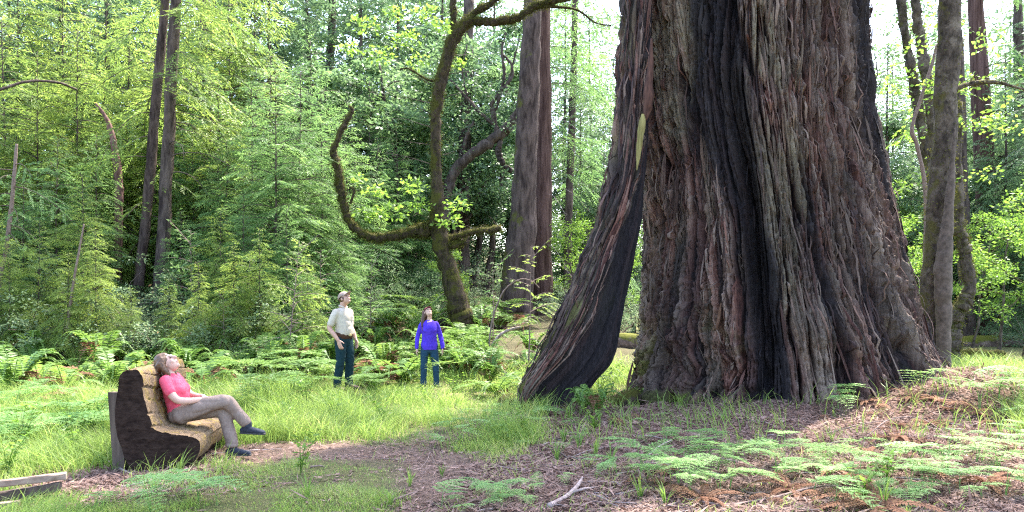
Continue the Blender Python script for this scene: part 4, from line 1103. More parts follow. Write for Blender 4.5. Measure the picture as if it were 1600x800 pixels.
# the far wood that reads as one mass
rfm = np.random.default_rng(9)
fm = MB()
def mass(n, pxr, Yr, pyr, mat, per=70, size=.34, rad=1.3):
    for k in range(n):
        px = pxr[0] + (pxr[1] - pxr[0]) * rfm.random(); Y = Yr[0] + (Yr[1] - Yr[0]) * rfm.random(); py = pyr[0] + (pyr[1] - pyr[0]) * rfm.random()
        v = unproj(px, py, Y)
        if v.z < hz(v.x, v.y): continue
        leaf_cluster(fm, v, rad * (.6 + .8 * rfm.random()), per, size, size * .45, rfm, mat, .5, rfm.normal(0, .15))
mass(620, (-140, 700), (46, 60), (-60, 420), 0, 90, .42)
mass(170, (480, 860), (46, 58), (-60, 420), 1, 90, .4)
mass(150, (850, 1010), (48, 62), (-40, 470), 1)
mass(270, (1350, 1690), (48, 66), (-40, 480), 1)
mass(260, (830, 1680), (60, 80), (400, 475), 0, size=.5, rad=2.0)
fo = fm.build('far_foliage', [M_conifer_dk, M_broad], smooth=False)
tag(fo, kind='stuff')
# ------------------------------------------------------------------ grass and litter (nobody could count them)
def scatter(n, seed, y0=4.9, y1=21.0, pw=1.6, half=0.80):
    r = np.random.default_rng(seed)
    u = r.random(n); a = 1 - pw
    y = (y0 ** a + u * (y1 ** a - y0 ** a)) ** (1 / a)
    x = (r.random(n) * 2 - 1) * y * half
    return x, y, r

def clear_of_redwood(x, y, m=0.0):
    off, r = trunk_lr(np.array([0.15]))
    cx = RW[0] + RT[0] * off[0]; cy = RW[1] + RT[1] * off[0]
    return np.hypot(x - cx, y - cy) > r[0] + 0.12 + m

PEOPLE_AT = ((540, 14.55), (672, 15.15))
def grass():
    x, y, r = scatter(560000, 41, pw=1.5)
    d, l, g, w = masks(x, y)
    tuft = sstep(0.30, 0.62, fbm(x * 1.9, y * 1.9, 61, 3))
    near_short = sstep(-3.2, -2.2, x - 0) * (1 - sstep(8.4, 9.4, y)) + (1 - sstep(7.0, 7.6, y)) * 0.5
    near_short = np.clip(near_short, 0, 1)
    dens = g * (0.22 + .70 * tuft) * (1 - .5 * near_short) + 0.07 * w + 0.030 * (l > .5) * tuft * (y < 17)
    keep = (r.random(len(x)) < np.clip(dens, 0, 1)) & clear_of_redwood(x, y)
    x, y, g, l, w, tuft, ns = x[keep], y[keep], g[keep], l[keep], w[keep], tuft[keep], near_short[keep]
    n = len(x); z = H(x, y)
    tall = np.interp(y, [5, 8, 10, 13, 16, 20], [.14, .22, .28, .27, .24, .24])
    h = tall * (.4 + .8 * r.random(n) + .9 * r.random(n) ** 6) * (.55 + .65 * tuft) * (1 - .66 * ns) * (1 - .45 * w)
    h = np.where(l > .5, h * .8 + .05, h)
    for qx, qy in PEOPLE_AT:
        h = h * (1 - .5 * np.exp(-((x - (qx - 800) / F * qy * y / qy) / .7) ** 2) * ((y > qy - 2.2) & (y < qy + .5)))
    wd = (.0032 + .00042 * y) * (.7 + .7 * r.random(n)) * (1 + .3 * (l > .5))
    flow = fbm(x * .6, y * .6, 71, 2) * 9
    az = flow + r.normal(0, 1.3, n); ln = .3 + .75 * r.random(n)
    dx, dy = np.cos(az), np.sin(az)
    sx, sy = -dy, dx
    turn = r.random(n) * 3.14; sx, sy = np.cos(turn), np.sin(turn)
    def P(t, k):
        o = ln * h * t * t
        return np.stack([x + dx * o + sx * wd * k, y + dy * o + sy * wd * k, z - .01 + h * t * (1 - .25 * t * ln)], -1)
    V = np.stack([P(0, -.5), P(0, .5), P(.5, -.42), P(.5, .42), P(1.0, 0)], 1).reshape(-1, 3)
    b = np.arange(n)[:, None] * 5
    T = np.concatenate([b + np.array([[0, 1, 3]]), b + np.array([[0, 3, 2]]), b + np.array([[2, 3, 4]])])
    patch = fbm(x * .8, y * .8, 81, 3)
    var = np.repeat(np.clip(.2 + .5 * patch + r.normal(0, .2, n) + .25 * ns + .5 * (r.random(n) > .90) + .5 * sstep(.56, .7, fbm(x * 1.5, y * 1.5, 83, 3)) * r.random(n), 0, 1), 5)
    mb = MB(); mb.add(V, tris=T, var=var)
    tag(mb.build('grass', M_grass, smooth=False), kind='stuff')
grass()

def litter():
    x, y, r = scatter(330000, 43, y1=17.5, pw=1.3)
    d, l, g, w = masks(x, y)
    keep = (r.random(len(x)) < np.clip(l * .9 + d * .22 + w * .1, 0, 1)) & clear_of_redwood(x, y, -.1)
    x, y = x[keep], y[keep]; n = len(x); z = H(x, y)
    kind = r.random(n)
    L = np.where(kind < .8, .045 + .09 * r.random(n), .03 + .05 * r.random(n)) * (1 + (kind > .975) * 2.8)
    W = np.where(kind < .8, .006 + .006 * r.random(n), .018 + .02 * r.random(n)) * (1 + .3 * (y > 10))
    W = np.where(kind > .985, .008, W)
    az = r.random(n) * 6.283
    D = np.stack([np.cos(az), np.sin(az), r.normal(0, .22, n)], -1)
    N = np.stack([r.normal(0, .45, n), r.normal(0, .45, n), np.ones(n)], -1)
    mb = MB(); mb.leaves(np.stack([x, y, z + .006 + .02 * r.random(n)], -1), D, N, L, W, 0, r.random(n) ** 1.2)
    tag(mb.build('leaf_litter', M_litter, smooth=False), kind='stuff')
litter()

# ------------------------------------------------------------------ ferns, each plant a thing
fernS = [make_fern('sword_fern', 200 + i, 15, .85, M_fern, dead=1 + i, spread=(1.0, .7, .6, .85)[i]) for i in range(4)]
fernB = [make_bracken('bracken_fern', 210 + i, 1 + i % 3, .52, M_bracken, stalk=.20 + .06 * (i % 3), pn=8 + i % 3) for i in range(8)]
fernP = [make_bracken('bracken_fern', 220 + i, 2 + i % 3, .6, M_fern, stalk=.42) for i in range(3)]
fernD = [make_fern('dead_fern', 230 + i, 12, .6, M_dead, spread=1.5, w=.07) for i in range(2)]
fernDB = [make_bracken('dead_fern', 240 + i, 2, .42, M_dead, stalk=.12, curl=.5) for i in range(2)]
def spot(px):
    for b, t in [(110, 'at the forest edge'), (200, 'left of the bench'), (350, 'around the log bench'), (510, 'right of the bench'), (575, 'around the man'), (640, 'between man and woman'),
                 (715, 'around the standing woman'), (800, 'left of the burnt leg'), (880, 'at the burnt tip'), (985, 'by the burnt leg'), (1120, 'by the lumpy root'), (1250, 'by the burnt groove'), (1400, 'by the right roots'), (1500, 'on the mound'), (9999, 'beyond the mound')]:
        if px < b: return t
def depthword(py): return 'close by' if py > 715 else 'near' if py > 650 else 'farther back' if py > 590 else 'among shrubs'
rf2 = random.Random(3)
PEOPLE_AT = ((540, 14.55), (672, 15.15))
def fern(meshes, px, py, sc, look, group, Y=None, rz=None, tilt=0):
    p = gp(px, py) if Y is None else gy(px, Y)
    for qx, qy in PEOPLE_AT:          # nobody stands in a fern
        if abs(px - qx) < 34 and qy - 3.6 < p.y < qy + .7: return None
    me = rf2.choice(meshes)
    o = link(me.name.split('.')[0], me); o.location = p; o.scale = (sc, sc, sc)
    o.rotation_euler = (rf2.gauss(0, .08), rf2.gauss(0, .08) + tilt, rf2.random() * 6.28 if rz is None else rz)
    o['category'] = 'fern'
    w = f'{spot(px)} {depthword(py)}' if Y is None else f'{spot(px)} among shrubs'
    later(o, px, f'{look} {w}', f'{look}s {w}', group)
    return o
# sword ferns: the row along the forest edge, and single clumps
for px, py, s in [(20, 622, 1.25), (62, 606, 1.2), (100, 616, 1.15), (140, 603, 1.2), (178, 612, 1.1), (215, 600, 1.2), (282, 596, 1.25), (318, 604, 1.1), (250, 586, 1.1), (48, 590, 1.1), (395, 585, .9), (430, 580, 1.0), (596, 598, 1.35), (625, 604, 1.2), (585, 585, .95), (776, 622, 1.0), (765, 608, .9), (700, 584, 1.0), (725, 590, .9), (480, 588, .9), (935, 655, .62), (912, 645, .5)]:
    fern(fernS, px, py, s * 1.35, 'green sword fern', 'sword ferns')
for k in range(96):
    px = 300 + 540 * rf2.random(); Y = 16.6 + 7.5 * rf2.random() ** .8
    if px < 460: Y = min(Y, 18.6)
    fern(fernS if k % 3 else fernP, px, 0, 1.15 + .6 * rf2.random(), 'green sword fern' if k % 3 else 'pale bracken fern', 'sword ferns' if k % 3 else 'bracken ferns', Y)
for k in range(30):
    px = -10 + 530 * rf2.random(); Y = 16.2 + 1.5 * rf2.random()
    fern((fernS, fernS, fernS, fernDB)[k % 4], px, 0, 1.3 + .5 * rf2.random(), 'green sword fern' if k % 4 < 3 else 'withered brown fern', 'sword ferns' if k % 4 < 3 else 'dead ferns', Y)
# bracken: pale level fronds
BR = [(1020, 722, 1.0), (1075, 735, 1.15), (1110, 712, 1.1), (1150, 735, 1.2), (1185, 715, 1.05), (1225, 735, 1.2), (1260, 712, .9), (1000, 750, .9), (960, 735, .8), (1060, 760, 1.0), (1140, 765, 1.1), (1210, 760, 1.0), (1290, 735, 1.0), (1040, 700, .8), (1095, 690, .7),
      (1395, 745, 1.0), (1440, 730, 1.15), (1480, 742, 1.2), (1525, 725, 1.0), (1560, 742, 1.1), (1585, 715, 1.0), (1345, 715, .9), (1500, 770, 1.0), (1420, 770, .9), (1570, 778, 1.0), (1340, 775, 1.0), (1450, 790, .9), (1300, 800, 1.0), (1560, 690, .9), (1595, 660, .9),
      (1365, 590, .9), (1400, 606, .85), (1260, 622, .7), (1310, 640, .8), (1330, 628, .9), (1285, 612, .6), (1440, 610, .8), (1475, 620, .7), (1520, 612, .9), (1560, 620, .9), (1530, 640, .8), (1590, 640, .8),
      (705, 672, .8), (740, 655, .85), (765, 668, .9), (800, 662, .9), (830, 655, .9), (850, 670, .8), (720, 690, .7), (690, 660, .7), (790, 690, .7), (870, 650, .8), (745, 770, .7), (690, 795, .8), (770, 790, .7), (820, 790, .6), (835, 775, .5),
      (30, 690, 1.0), (75, 676, 1.0), (120, 690, .9), (20, 660, 1.1), (135, 690, 1.0), (10, 725, .6), (100, 655, 1.0), (150, 660, .9), (235, 800, .8), (310, 785, .8), (290, 775, .7), (340, 790, .7), (150, 800, .6),
      (420, 640, 1.0), (455, 628, 1.0), (480, 640, .8), (390, 622, 1.1), (515, 640, .5), (495, 604, .8), (430, 610, 1.0), (360, 610, .9), (585, 618, .6), (640, 620, .8), (465, 600, 1.0), (590, 622, .7), (690, 600, .9), (715, 612, .9), (740, 600, 1.0), (760, 585, 1.0), (685, 580, .9),
      (960, 690, .5), (1005, 668, .5), (880, 705, .6), (905, 690, .5)]
BR2 = []
BR += [(rf2.uniform(0, 175), rf2.uniform(640, 715), rf2.uniform(.8, 1.15)) for _ in range(14)]
for px, py, s in BR:
    BR2.append((px, py, s))
    if py > 640 and px > 660:
        BR2.append((px + rf2.uniform(-45, 45), min(815, py + rf2.uniform(-22, 26)), s * rf2.uniform(.6, .95)))
for px, py, s in BR2:
    k = .70 if py > 640 and px > 600 else 1.0 if py > 640 else 1.2
    if not clear_of_redwood(*gp(px, py)[:2], .0): continue
    fern(fernB if py > 640 or px > 850 else fernP, px, py, s * k, 'pale bracken fern', 'bracken ferns')
for px, py, s in [(rf2.uniform(0, 480), rf2.uniform(595, 645), rf2.uniform(.6, .95)) for _ in range(16)] + [(rf2.uniform(1200, 1560), rf2.uniform(600, 720), rf2.uniform(.35, .6)) for _ in range(18)] + [(1200, 790, .6), (1235, 770, .6), (1280, 780, .7), (1300, 745, .8), (1160, 700, .6), (1100, 785, .6), (1215, 680, .5), (1040, 740, .5), (1290, 655, .5), (1380, 640, .5), (1425, 625, .5), (1500, 690, .6), (1550, 665, .5), (1060, 775, .7), (1010, 765, .8), (1340, 760, .8), (1540, 760, .8), (1590, 755, .9), (1500, 640, .6), (1400, 690, .7), (1450, 665, .6), (1330, 600, .5), (1465, 590, .5), (960, 665, .7), (985, 655, .6), (300, 620, .8), (380, 610, .8), (235, 620, .8), (80, 625, .8), (30, 640, .7), (130, 628, .8), (330, 600, .8), (420, 596, .8), (680, 575, .8), (735, 585, .7), (640, 575, .8), (560, 575, .7), (585, 560, .8), (30, 600, .9), (1560, 700, .7), (1370, 800, .9), (1450, 745, .7)]:
    fern(fernD if rf2.random() < .55 else fernDB, px, py, s * (1 if py > 640 else 1.35), 'withered brown fern', 'dead ferns')
# grass like tufts that stand alone
def tuft_mesh(name, seed, n, L):
    r = np.random.default_rng(seed); mb = MB()
    for i in range(n):
        a = r.random() * 6.28; l = L * (.5 + .7 * r.random()); out = .35 + .5 * r.random()
        t = np.linspace(0, 1, 6); h = np.array([math.cos(a), math.sin(a), 0]); s = np.array([-h[1], h[0], 0])
        c = np.outer(out * t * t, h) * l + np.outer(t - .42 * out * t ** 3, [0, 0, 1.0]) * l + h * .02
        w = .006 * np.sin(np.clip(t * .9 + .25, 0, 1) * 3.14)[:, None]
        V = np.empty((12, 3)); V[0::2] = c - s * w; V[1::2] = c + s * w
        mb.add(V, quads=[[2 * k, 2 * k + 1, 2 * k + 3, 2 * k + 2] for k in range(5)], var=.2 + .5 * r.random())
    return mb.mesh(name, M_grass, False)
tufts = [tuft_mesh('grass_tuft', 300 + i, 16, .34) for i in range(3)]
for px, py, s in [(905, 700, 1.0), (930, 712, 1.0), (880, 690, .9), (955, 725, .9), (1245, 628, .7), (1130, 660, .7), (870, 720, .8), (1000, 780, .9), (850, 640, .8), (890, 655, .9), (1380, 795, 1.0), (1300, 690, .7), (1040, 790, .8), (640, 760, .6), (610, 790, .6), (690, 745, .6), (480, 780, .8), (280, 745, .9), (240, 770, .8)]:
    o = link('grass_tuft', rf2.choice(tufts)); p = gp(px, py); o.location = p; o.scale = (s, s, s); o.rotation_euler = (0, 0, rf2.random() * 6); o['category'] = 'grass tuft'
    later(o, px, f'grass tuft {spot(px)} {depthword(py)}', f'grass tufts {spot(px)} {depthword(py)}', 'single grass tufts')

def weed_mesh(name, seed):
    r = np.random.default_rng(seed); mb = MB()
    for i in range(7):
        a = r.random() * 6.28; l = .16 + .2 * r.random(); h = np.array([math.cos(a), math.sin(a), 0]); t = np.linspace(0, 1, 4)
        q = np.outer(t * t, h) * l * .5 + np.outer(t, [0, 0, 1.0]) * l
        mb.tube(q, [.003, .003, .002, .001], 3, cap=False, var=.5)
        k = np.linspace(.25, 1, 9); P = np.column_stack([np.interp(k, t, q[:, j]) for j in range(3)])
        b = r.random(9) * 6.28
        mb.leaves(P, np.column_stack([np.cos(b), np.sin(b), r.normal(.2, .3, 9)]), np.array([0, 0, 1.0]) + r.normal(0, .3, (9, 3)), .05 + .03 * r.random(9), .028)
    return mb.mesh(name, M_maple, False)
weeds = [weed_mesh('leafy_weed', 320 + i) for i in range(3)]
for k in range(80):
    px = 10 + 1570 * rf2.random(); py = 575 + 215 * rf2.random() ** 1.3
    p = gp(px, py); d_, l_, g_, w_ = masks(np.array([p.x]), np.array([p.y]))
    if d_[0] > .25 or (g_[0] < .3 and rf2.random() < .75): continue
    if not clear_of_redwood(p.x, p.y, .1) or (170 < px < 420 and py > 590): continue
    o = link('leafy_weed', rf2.choice(weeds)); o.location = p; sc_ = .8 + .7 * rf2.random(); o.scale = (sc_, sc_, sc_); o.rotation_euler = (0, 0, rf2.random() * 6); o['category'] = 'weed'
    later(o, px, f'small leafy weed {spot(px)} {depthword(py)}', f'small leafy weeds {spot(px)} {depthword(py)}', 'leafy weeds in the grass')

# ------------------------------------------------------------------ logs, sticks and stones
def lying_log(name, label, cat, pts, mat, lump=.22, seed=0, seg=14, raise_=0.6, root=None, group=None):
    """pts: (column, depth, radius) on the ground"""
    a = []
    for px, Y, r in pts:
        p = gy(px, Y); a.append([p.x, p.y, p.z + r * raise_, r])
    s = spline(np.array(a), max(8, len(a) * 6))
    mb = MB(); mb.tube(s[:, :3], s[:, 3], seg, lump=lump, seed=seed)
    o = mb.build(name, mat)
    return tag(o, label, cat, group)
lying_log('fallen_log', 'long fallen log with a pale top behind the bent mossy tree', 'log', [(635, 24.2, .17), (680, 24.0, .2), (740, 23.4, .18), (795, 23.0, .13)], M_log, seed=1, raise_=.9)
lying_log('fallen_log', 'short mossy log in the ferns right behind the man', 'log', [(500, 17.6, .16), (530, 17.4, .2), (556, 17.5, .17)], M_bark_moss, seed=2)
lying_log('fallen_log', 'dark fallen log on the grass beyond the litter mound', 'log', [(1482, 17.6, .07), (1530, 17.5, .1), (1580, 17.3, .07)], M_log, seed=3)
lying_log('fallen_log', 'low moss covered log lying behind the elbow trunk', 'log', [(1488, 23, .14), (1530, 22.6, .17), (1570, 22.4, .12)], M_bark_moss, seed=4)
lying_log('fallen_log', 'mossy log seen through the gap behind the burnt leg', 'log', [(960, 21.5, .22), (1000, 21.5, .24), (1060, 21.5, .22)], M_log, seed=5)
lying_log('fallen_log', 'dark log lying at the foot of the brown redwood', 'log', [(1500, 28.5, .22), (1560, 28, .25), (1640, 28, .2)], M_log, seed=6)
lying_log('mossy_stone', 'small rounded mossy stone beside the tip of the burnt leg', 'stone', [(780, 12.15, .05), (787, 12.1, .12), (797, 12.05, .14), (806, 12.05, .07)], M_bark_moss, .2, 7, raise_=.25)
lying_log('rotten_log', 'flat crumbling rotten log in the grass before the man', 'log', [(508, 12.2, .04), (530, 12.15, .13), (570, 12.1, .12), (604, 12.2, .04)], M_log, .35, 8, raise_=-.05)
lying_log('tree_root', 'mossy surface root in the gap between the burnt leg and the trunk', 'root', [(950, 13.2, .05), (968, 12.8, .13), (985, 12.5, .2)], M_bark_moss, .25, 9, raise_=.2)

def stick(label, pts, r, mat=M_twigwood, name='fallen_branch', group=None, fork=None):
    a = np.array([list(gp(px, py) + Vector((0, 0, h + r))) for px, py, h in pts])
    s = spline(np.column_stack([a, np.linspace(r, r * .45, len(a))]), 24)
    mb = MB(); mb.tube(s[:, :3], s[:, 3], 6, lump=.2)
    if fork is not None:
        k, e = fork; q = gp(*e); q = np.array([q.x, q.y, q.z + r]); mb.tube(np.array([s[k, :3], (s[k, :3] + q) / 2 + [0, 0, .01], q]), [r * .6, r * .5, r * .2], 5)
    return tag(mb.build(name, mat), label, 'branch', group)
stick('curved pale branch lying on the ground before the bench', [(132, 706, .12), (160, 724, .05), (200, 742, .01), (235, 750, .01), (262, 749, .01), (292, 738, .02)], .014, M_deadwood)
stick('short pale branch crossing below the curved one', [(190, 765, .01), (230, 756, .01), (275, 750, .02)], .012, M_deadwood)
stick('grey forked branch lying in the near litter', [(858, 798, .01), (885, 782, .01), (903, 768, .03), (910, 757, .04)], .024, M_deadwood, fork=(10, (935, 765)))
stick('thin twig lying across the middle of the path', [(545, 712, .01), (590, 718, .01), (640, 722, .01), (700, 727, .01)], .006)
stick('crooked twig beside the hollow of the path', [(655, 735, .0), (668, 722, .02), (672, 712, .03), (680, 728, .01)], .006)
stick('dark twig lying flat on the left of the path', [(485, 731, .0), (500, 731, .01), (508, 732, .0)], .010)
stick('short broken stick on the bare path near the grass', [(590, 672, .0), (600, 667, .02), (606, 664, .03)], .012, M_deadwood)
stick('twig lying below the path hollow', [(600, 788, .0), (625, 783, .02), (655, 772, .02)], .009)
stick('bowed twig arching over the litter mound', [(1350, 690, .02), (1390, 672, .12), (1440, 668, .1), (1490, 690, .01)], .009)
stick('long twig lying on the slope of the litter mound', [(1290, 680, .01), (1350, 668, .04), (1400, 660, .03)], .008)
stick('long stick lying at the near edge of the litter', [(1120, 796, .01), (1200, 788, .03), (1280, 772, .05), (1330, 768, .02)], .013)
stick('bent stick among the brown ferns before the redwood', [(1010, 716, .0), (1030, 706, .05), (1050, 700, .08)], .01, M_deadwood)
stick('long thin stick behind the bench foot', [(150, 648, .02), (200, 638, .05), (260, 630, .06)], .007)
stick('pale stick crossing the path behind the crossed shoes', [(330, 712, .01), (390, 708, .02), (440, 704, .01)], .009, M_deadwood)
rs = random.Random(8)
for i in range(120):
    px = 640 + 930 * rs.random(); py = 655 + 150 * rs.random()
    p = gp(px, py)
    d, l, g, w = masks(np.array([p.x]), np.array([p.y]))
    if l[0] < .5 or not clear_of_redwood(p.x, p.y, .1): continue
    a = rs.random() * 6.28; L = .2 + .45 * rs.random()
    q = [np.array([p.x + math.cos(a + .15 * k * rs.gauss(0, 1)) * L * k / 4, p.y + math.sin(a) * L * k / 4, 0]) for k in range(5)]
    for v in q: v[2] = hz(v[0], v[1]) + .012 + .02 * rs.random()
    mb = MB(); mb.tube(np.array(q), np.linspace(.006 + .004 * rs.random(), .003, 5), 5)
    o = mb.build('fallen_twig', M_twigwood if rs.random() < .6 else M_deadwood); o['category'] = 'twig'
    later(o, px, f'dry twig {spot(px)} {depthword(py)}', f'dry twigs {spot(px)} {depthword(py)}', 'fallen twigs')
# arched dead stems by the paired redwoods
mb = MB(); path_tube(mb, [(764, 550, 3.2), (766, 520, 3), (772, 490, 3), (784, 460, 2.6), (797, 445, 2.4), (815, 436, 2.2), (832, 440, 2), (843, 450, 1.4)], 17.6, 6, .15)
tag(mb.build('arched_stem', M_twigwood), 'pale bare stem bent into an arch before the paired redwoods', 'branch')
mb = MB(); path_tube(mb, [(768, 540, 5), (780, 525, 5), (795, 516, 5), (815, 511, 4)], 17.8, 6, .15)
tag(mb.build('leaning_stick', M_deadwood), 'short leaning stick below the arched stem', 'branch')
# upright slab of bark left of the leg
mb = MB(); b = gp(790, 602)
for side in (0, 1):
    pass
ang = np.linspace(-.9, .9, 9); zz = np.linspace(-.05, .27, 8)
V = []
for z in zz:
    wv = .09 * (1 - .75 * max(0, z / .27) ** 2)
    for rr in (1.0,):
        V += [[b.x + wv * math.sin(a) + .04 * z, b.y - .06 * math.cos(a), b.z + z] for a in ang]
    V += [[b.x + wv * .8 * math.sin(a) + .04 * z, b.y - .02 - .02 * math.cos(a), b.z + z] for a in ang[::-1]]
mb.grid(np.array(V), 18, 8, wrap=True)
mb.add(np.array(V[-18:]), quads=[[k, k + 1, 16 - k, 17 - k] for k in range(8)])
tag(mb.build('bark_slab', M_log), 'upright slab of old bark standing left of the burnt leg', 'bark')

# ------------------------------------------------------------------ the log bench
BA = Vector((-.13, .991, 0)).normalized(); BF = Vector((BA.y, -BA.x, 0))
BO = Vector((-3.36, 7.62, 0)); BO.z = hz(BO.x, BO.y + .5)
def bpt(s, z, t): return BO + BF * s + BA * t + Vector((0, 0, z))
def bench():
    root = empty('log_bench', BO)
    tag(root, 'massive bench hewn from one log with a dark cut end and a sunlit seat', 'bench')
    seat = [(-.345, .93), (-.26, .955), (-.20, .945), (-.155, .87), (-.135, .72), (-.10, .54), (-.04, .40), (.08, .35), (.23, .32), (.36, .30), (.41, .265)]
    front = [(.41, .265), (.40, .17), (.34, .07), (.23, -.03), (.12, -.10)]
    back = [(-.12, -.08), (-.30, .08), (-.385, .28), (-.415, .52), (-.40, .74), (-.345, .93)]
    s1 = spline(seat, 90); n = len(s1)
    seglen = np.concatenate([[0], np.cumsum(np.linalg.norm(np.diff(s1, axis=0), axis=1))])
    Lb = 1.5; nt = 70; tt = np.linspace(0, Lb, nt)
    mb = MB()
    s1[:, 0] *= .9; front = [(a_ * .9, b_) for a_, b_ in front]; back = [(a_ * .9, b_) for a_, b_ in back]
    outline = np.vstack([s1, spline(front, 16)[1:], spline(back, 30)[:-1]])
    no = len(outline)
    S, T = np.meshgrid(np.concatenate([seglen, seglen[-1] + .02 * np.arange(1, no - n + 1)]), tt)
    isseat = (np.arange(no) < n)[None, :]
    tx = np.gradient(outline, axis=0); nr = np.stack([-tx[:, 1], tx[:, 0]], -1); nr /= np.linalg.norm(nr, axis=1, keepdims=True)
    step = vn(S * 0 + np.floor(S / .13 + .6 * vn(T * 2, S * 0, 505)), np.floor(T / .5 + .3 * vn(S * 6, T * 0, 507)), 503)
    crack = 1 - sstep(0, .10, np.abs(((S / .13 + .6 * vn(T * 2, S * 0, 505)) % 1) - .03))
    dsp = np.where(isseat, .018 * (step - .5) - .017 * crack * (.4 + 1.2 * vn(S * 5, T * 3, 517)) + .014 * (fbm(S * 14, T * 9, 509) - .5), .05 * (fbm(S * 3, T * 2.5, 511) - .5) + .02 * (fbm(S * 12, T * 4, 512) - .5))
    P = np.array([[list(bpt(outline[j, 0] + nr[j, 0] * dsp[i, j], outline[j, 1] + nr[j, 1] * dsp[i, j], tt[i] + (.02 * vn(j * .15, 0., 515) if i in (0, nt - 1) else 0))) for j in range(no)] for i in range(nt)])
    quads = []
    mats = []
    for i in range(nt - 1):
        for j in range(no):
            j2 = (j + 1) % no
            quads.append([i * no + j, (i + 1) * no + j, (i + 1) * no + j2, i * no + j2]); mats.append(0 if (j < n + 6) else 1)
    mb.add(P.reshape(-1, 3), quads=quads, mat=np.array(mats))
    for i, sgn in ((0, -1), (nt - 1, 1)):
        # cut ends: rings shrinking to the middle of the L-shaped section
        mid = np.array([(-.30 + .62 * (k / no if k < n else 1 - (k - n) / (no - n))) for k in range(no)])
        base = P[i]
        from mathutils.geometry import tessellate_polygon
        tr = tessellate_polygon([[Vector((outline[j, 0], outline[j, 1], 0)) for j in range(no)]])
        tr = [list(q) for q in tr]
        mb.add(base, tris=tr, mat=1)
    seatm = NT('hewn_seat_wood')
    g = seatm.noise(9, 6, .75); g2 = seatm.noise(40, 4, .7)
    c = seatm.ramp(g2, [(.3, (.09, .058, .036)), (.55, (.21, .145, .09)), (.8, (.33, .245, .165))])
    c = seatm.mix(seatm.ramp(g, [(.5, (0, 0, 0)), (.66, (1, 1, 1))]), c, (.24, .17, .035))
    seatm.fin(c, .9, .1); seatm.bump(seatm.math('ADD', g, g2), .8, .012)
    endm = NT('dark_end_grain'); e = endm.noise(14, 6, .7, (1, 1, 1.6)); endm.fin(endm.ramp(e, [(.3, (.012, .007, .006)), (.7, (.055, .034, .026))]), .95, .08); endm.bump(e, 1, .04)  # dark brown to near-black wood on the cut ends, back and underside
    mb.build('log_body', [seatm.m, endm.m], root, smooth=False)
    pb = MB()
    x0 = Vector((-3.83, 7.72, 0)); up = Vector((-.06, .02, .72))
    c8 = []
    for a, b_ in ((0, 0), (.13, -.03), (.145, .03), (.015, .06)):
        q = x0 + Vector((a, b_, -.1)); c8.append(q)
    for k in range(6):
        for q in c8:
            pb.v.append(np.array([list(q + up * (k / 5) + Vector((0, 0, .1 * k / 5)) + Vector((rf2.gauss(0, .002), rf2.gauss(0, .002), 0)))])); pb.a.append(np.array([.5])); pb.n += 1
    Q = [[k * 4 + j, k * 4 + (j + 1) % 4, k * 4 + 4 + (j + 1) % 4, k * 4 + 4 + j] for k in range(5) for j in range(4)] + [[20, 21, 22, 23], [3, 2, 1, 0]]
    pb.q.append(np.array(Q)); pb.qm.append(np.zeros(len(Q)))
    pb.build('back_plank', plain_mat('grey_brown_plank', (.05, .033, .025), (.14, .10, .08), 14, stretch=(1, 1, .12)), root, smooth=False)
bench()
mb = MB(); a = gp(150, 712); mb.tube(np.array([list(a), list(a + Vector((.12, .15, .24))), list(a + Vector((.24, .3, .5)))]), [.007, .006, .004], 6)
tag(mb.build('leaning_stick', M_bark_dk), 'thin dark stick leaning against the plank of the bench', 'stick')

# ------------------------------------------------------------------ low rail at the near corner
def beam(name, a, b, w, h, mat, parent):
    a, b = Vector(a), Vector(b); d = (b - a); L = d.length; d.normalize()
    s = d.cross(Vector((0, 0, 1))).normalized(); u = s.cross(d)
    bm = bmesh.new(); bmesh.ops.create_cube(bm, size=1)
    bmesh.ops.scale(bm, vec=(L, w, h), verts=bm.verts)
    ed = [e for e in bm.edges if abs((e.verts[0].co - e.verts[1].co).x) > .5 * L]
    bmesh.ops.subdivide_edges(bm, edges=ed, cuts=9)
    bmesh.ops.bevel(bm, geom=[e for e in bm.edges if e.is_manifold and e.calc_face_angle(0) > .5], offset=min(w, h) * .12, segments=1, affect='EDGES')
    for v in bm.verts: v.co += Vector((0, rf2.gauss(0, .0025), rf2.gauss(0, .0025) - .006 * math.sin(v.co.x * 3)))
    m = Matrix((d, s, u)).transposed().to_4x4(); m.translation = (a + b) / 2
    bm.transform(m)
    me = bpy.data.meshes.new(name); bm.to_mesh(me); bm.free(); me.materials.append(mat)
    return link(name, me, parent)
rp = gp(98, 778)
rail = empty('low_rail_fence', rp); tag(rail, 'low weathered rail of two beams on a short post by the near corner', 'fence')
def up(px, py, Y): return unproj(px, py, Y)
beam('rail', up(-60, 764, 6.35), up(104, 742, 6.62), .075, .055, M_weathered, rail)
beam('rail', up(-60, 787, 6.42), up(96, 759, 6.60), .06, .075, bpy.data.materials['grey_brown_plank'], rail)
beam('post', rp + Vector((0.0, .02, -.12)), rp + Vector((.0, .02, .16)), .075, .085, M_weathered, rail)
pb = gp(20, 790); kb = beam('ground_board', up(-60, 796, 6.2), up(31, 786, 6.3), .05, .05, M_weathered, rail)
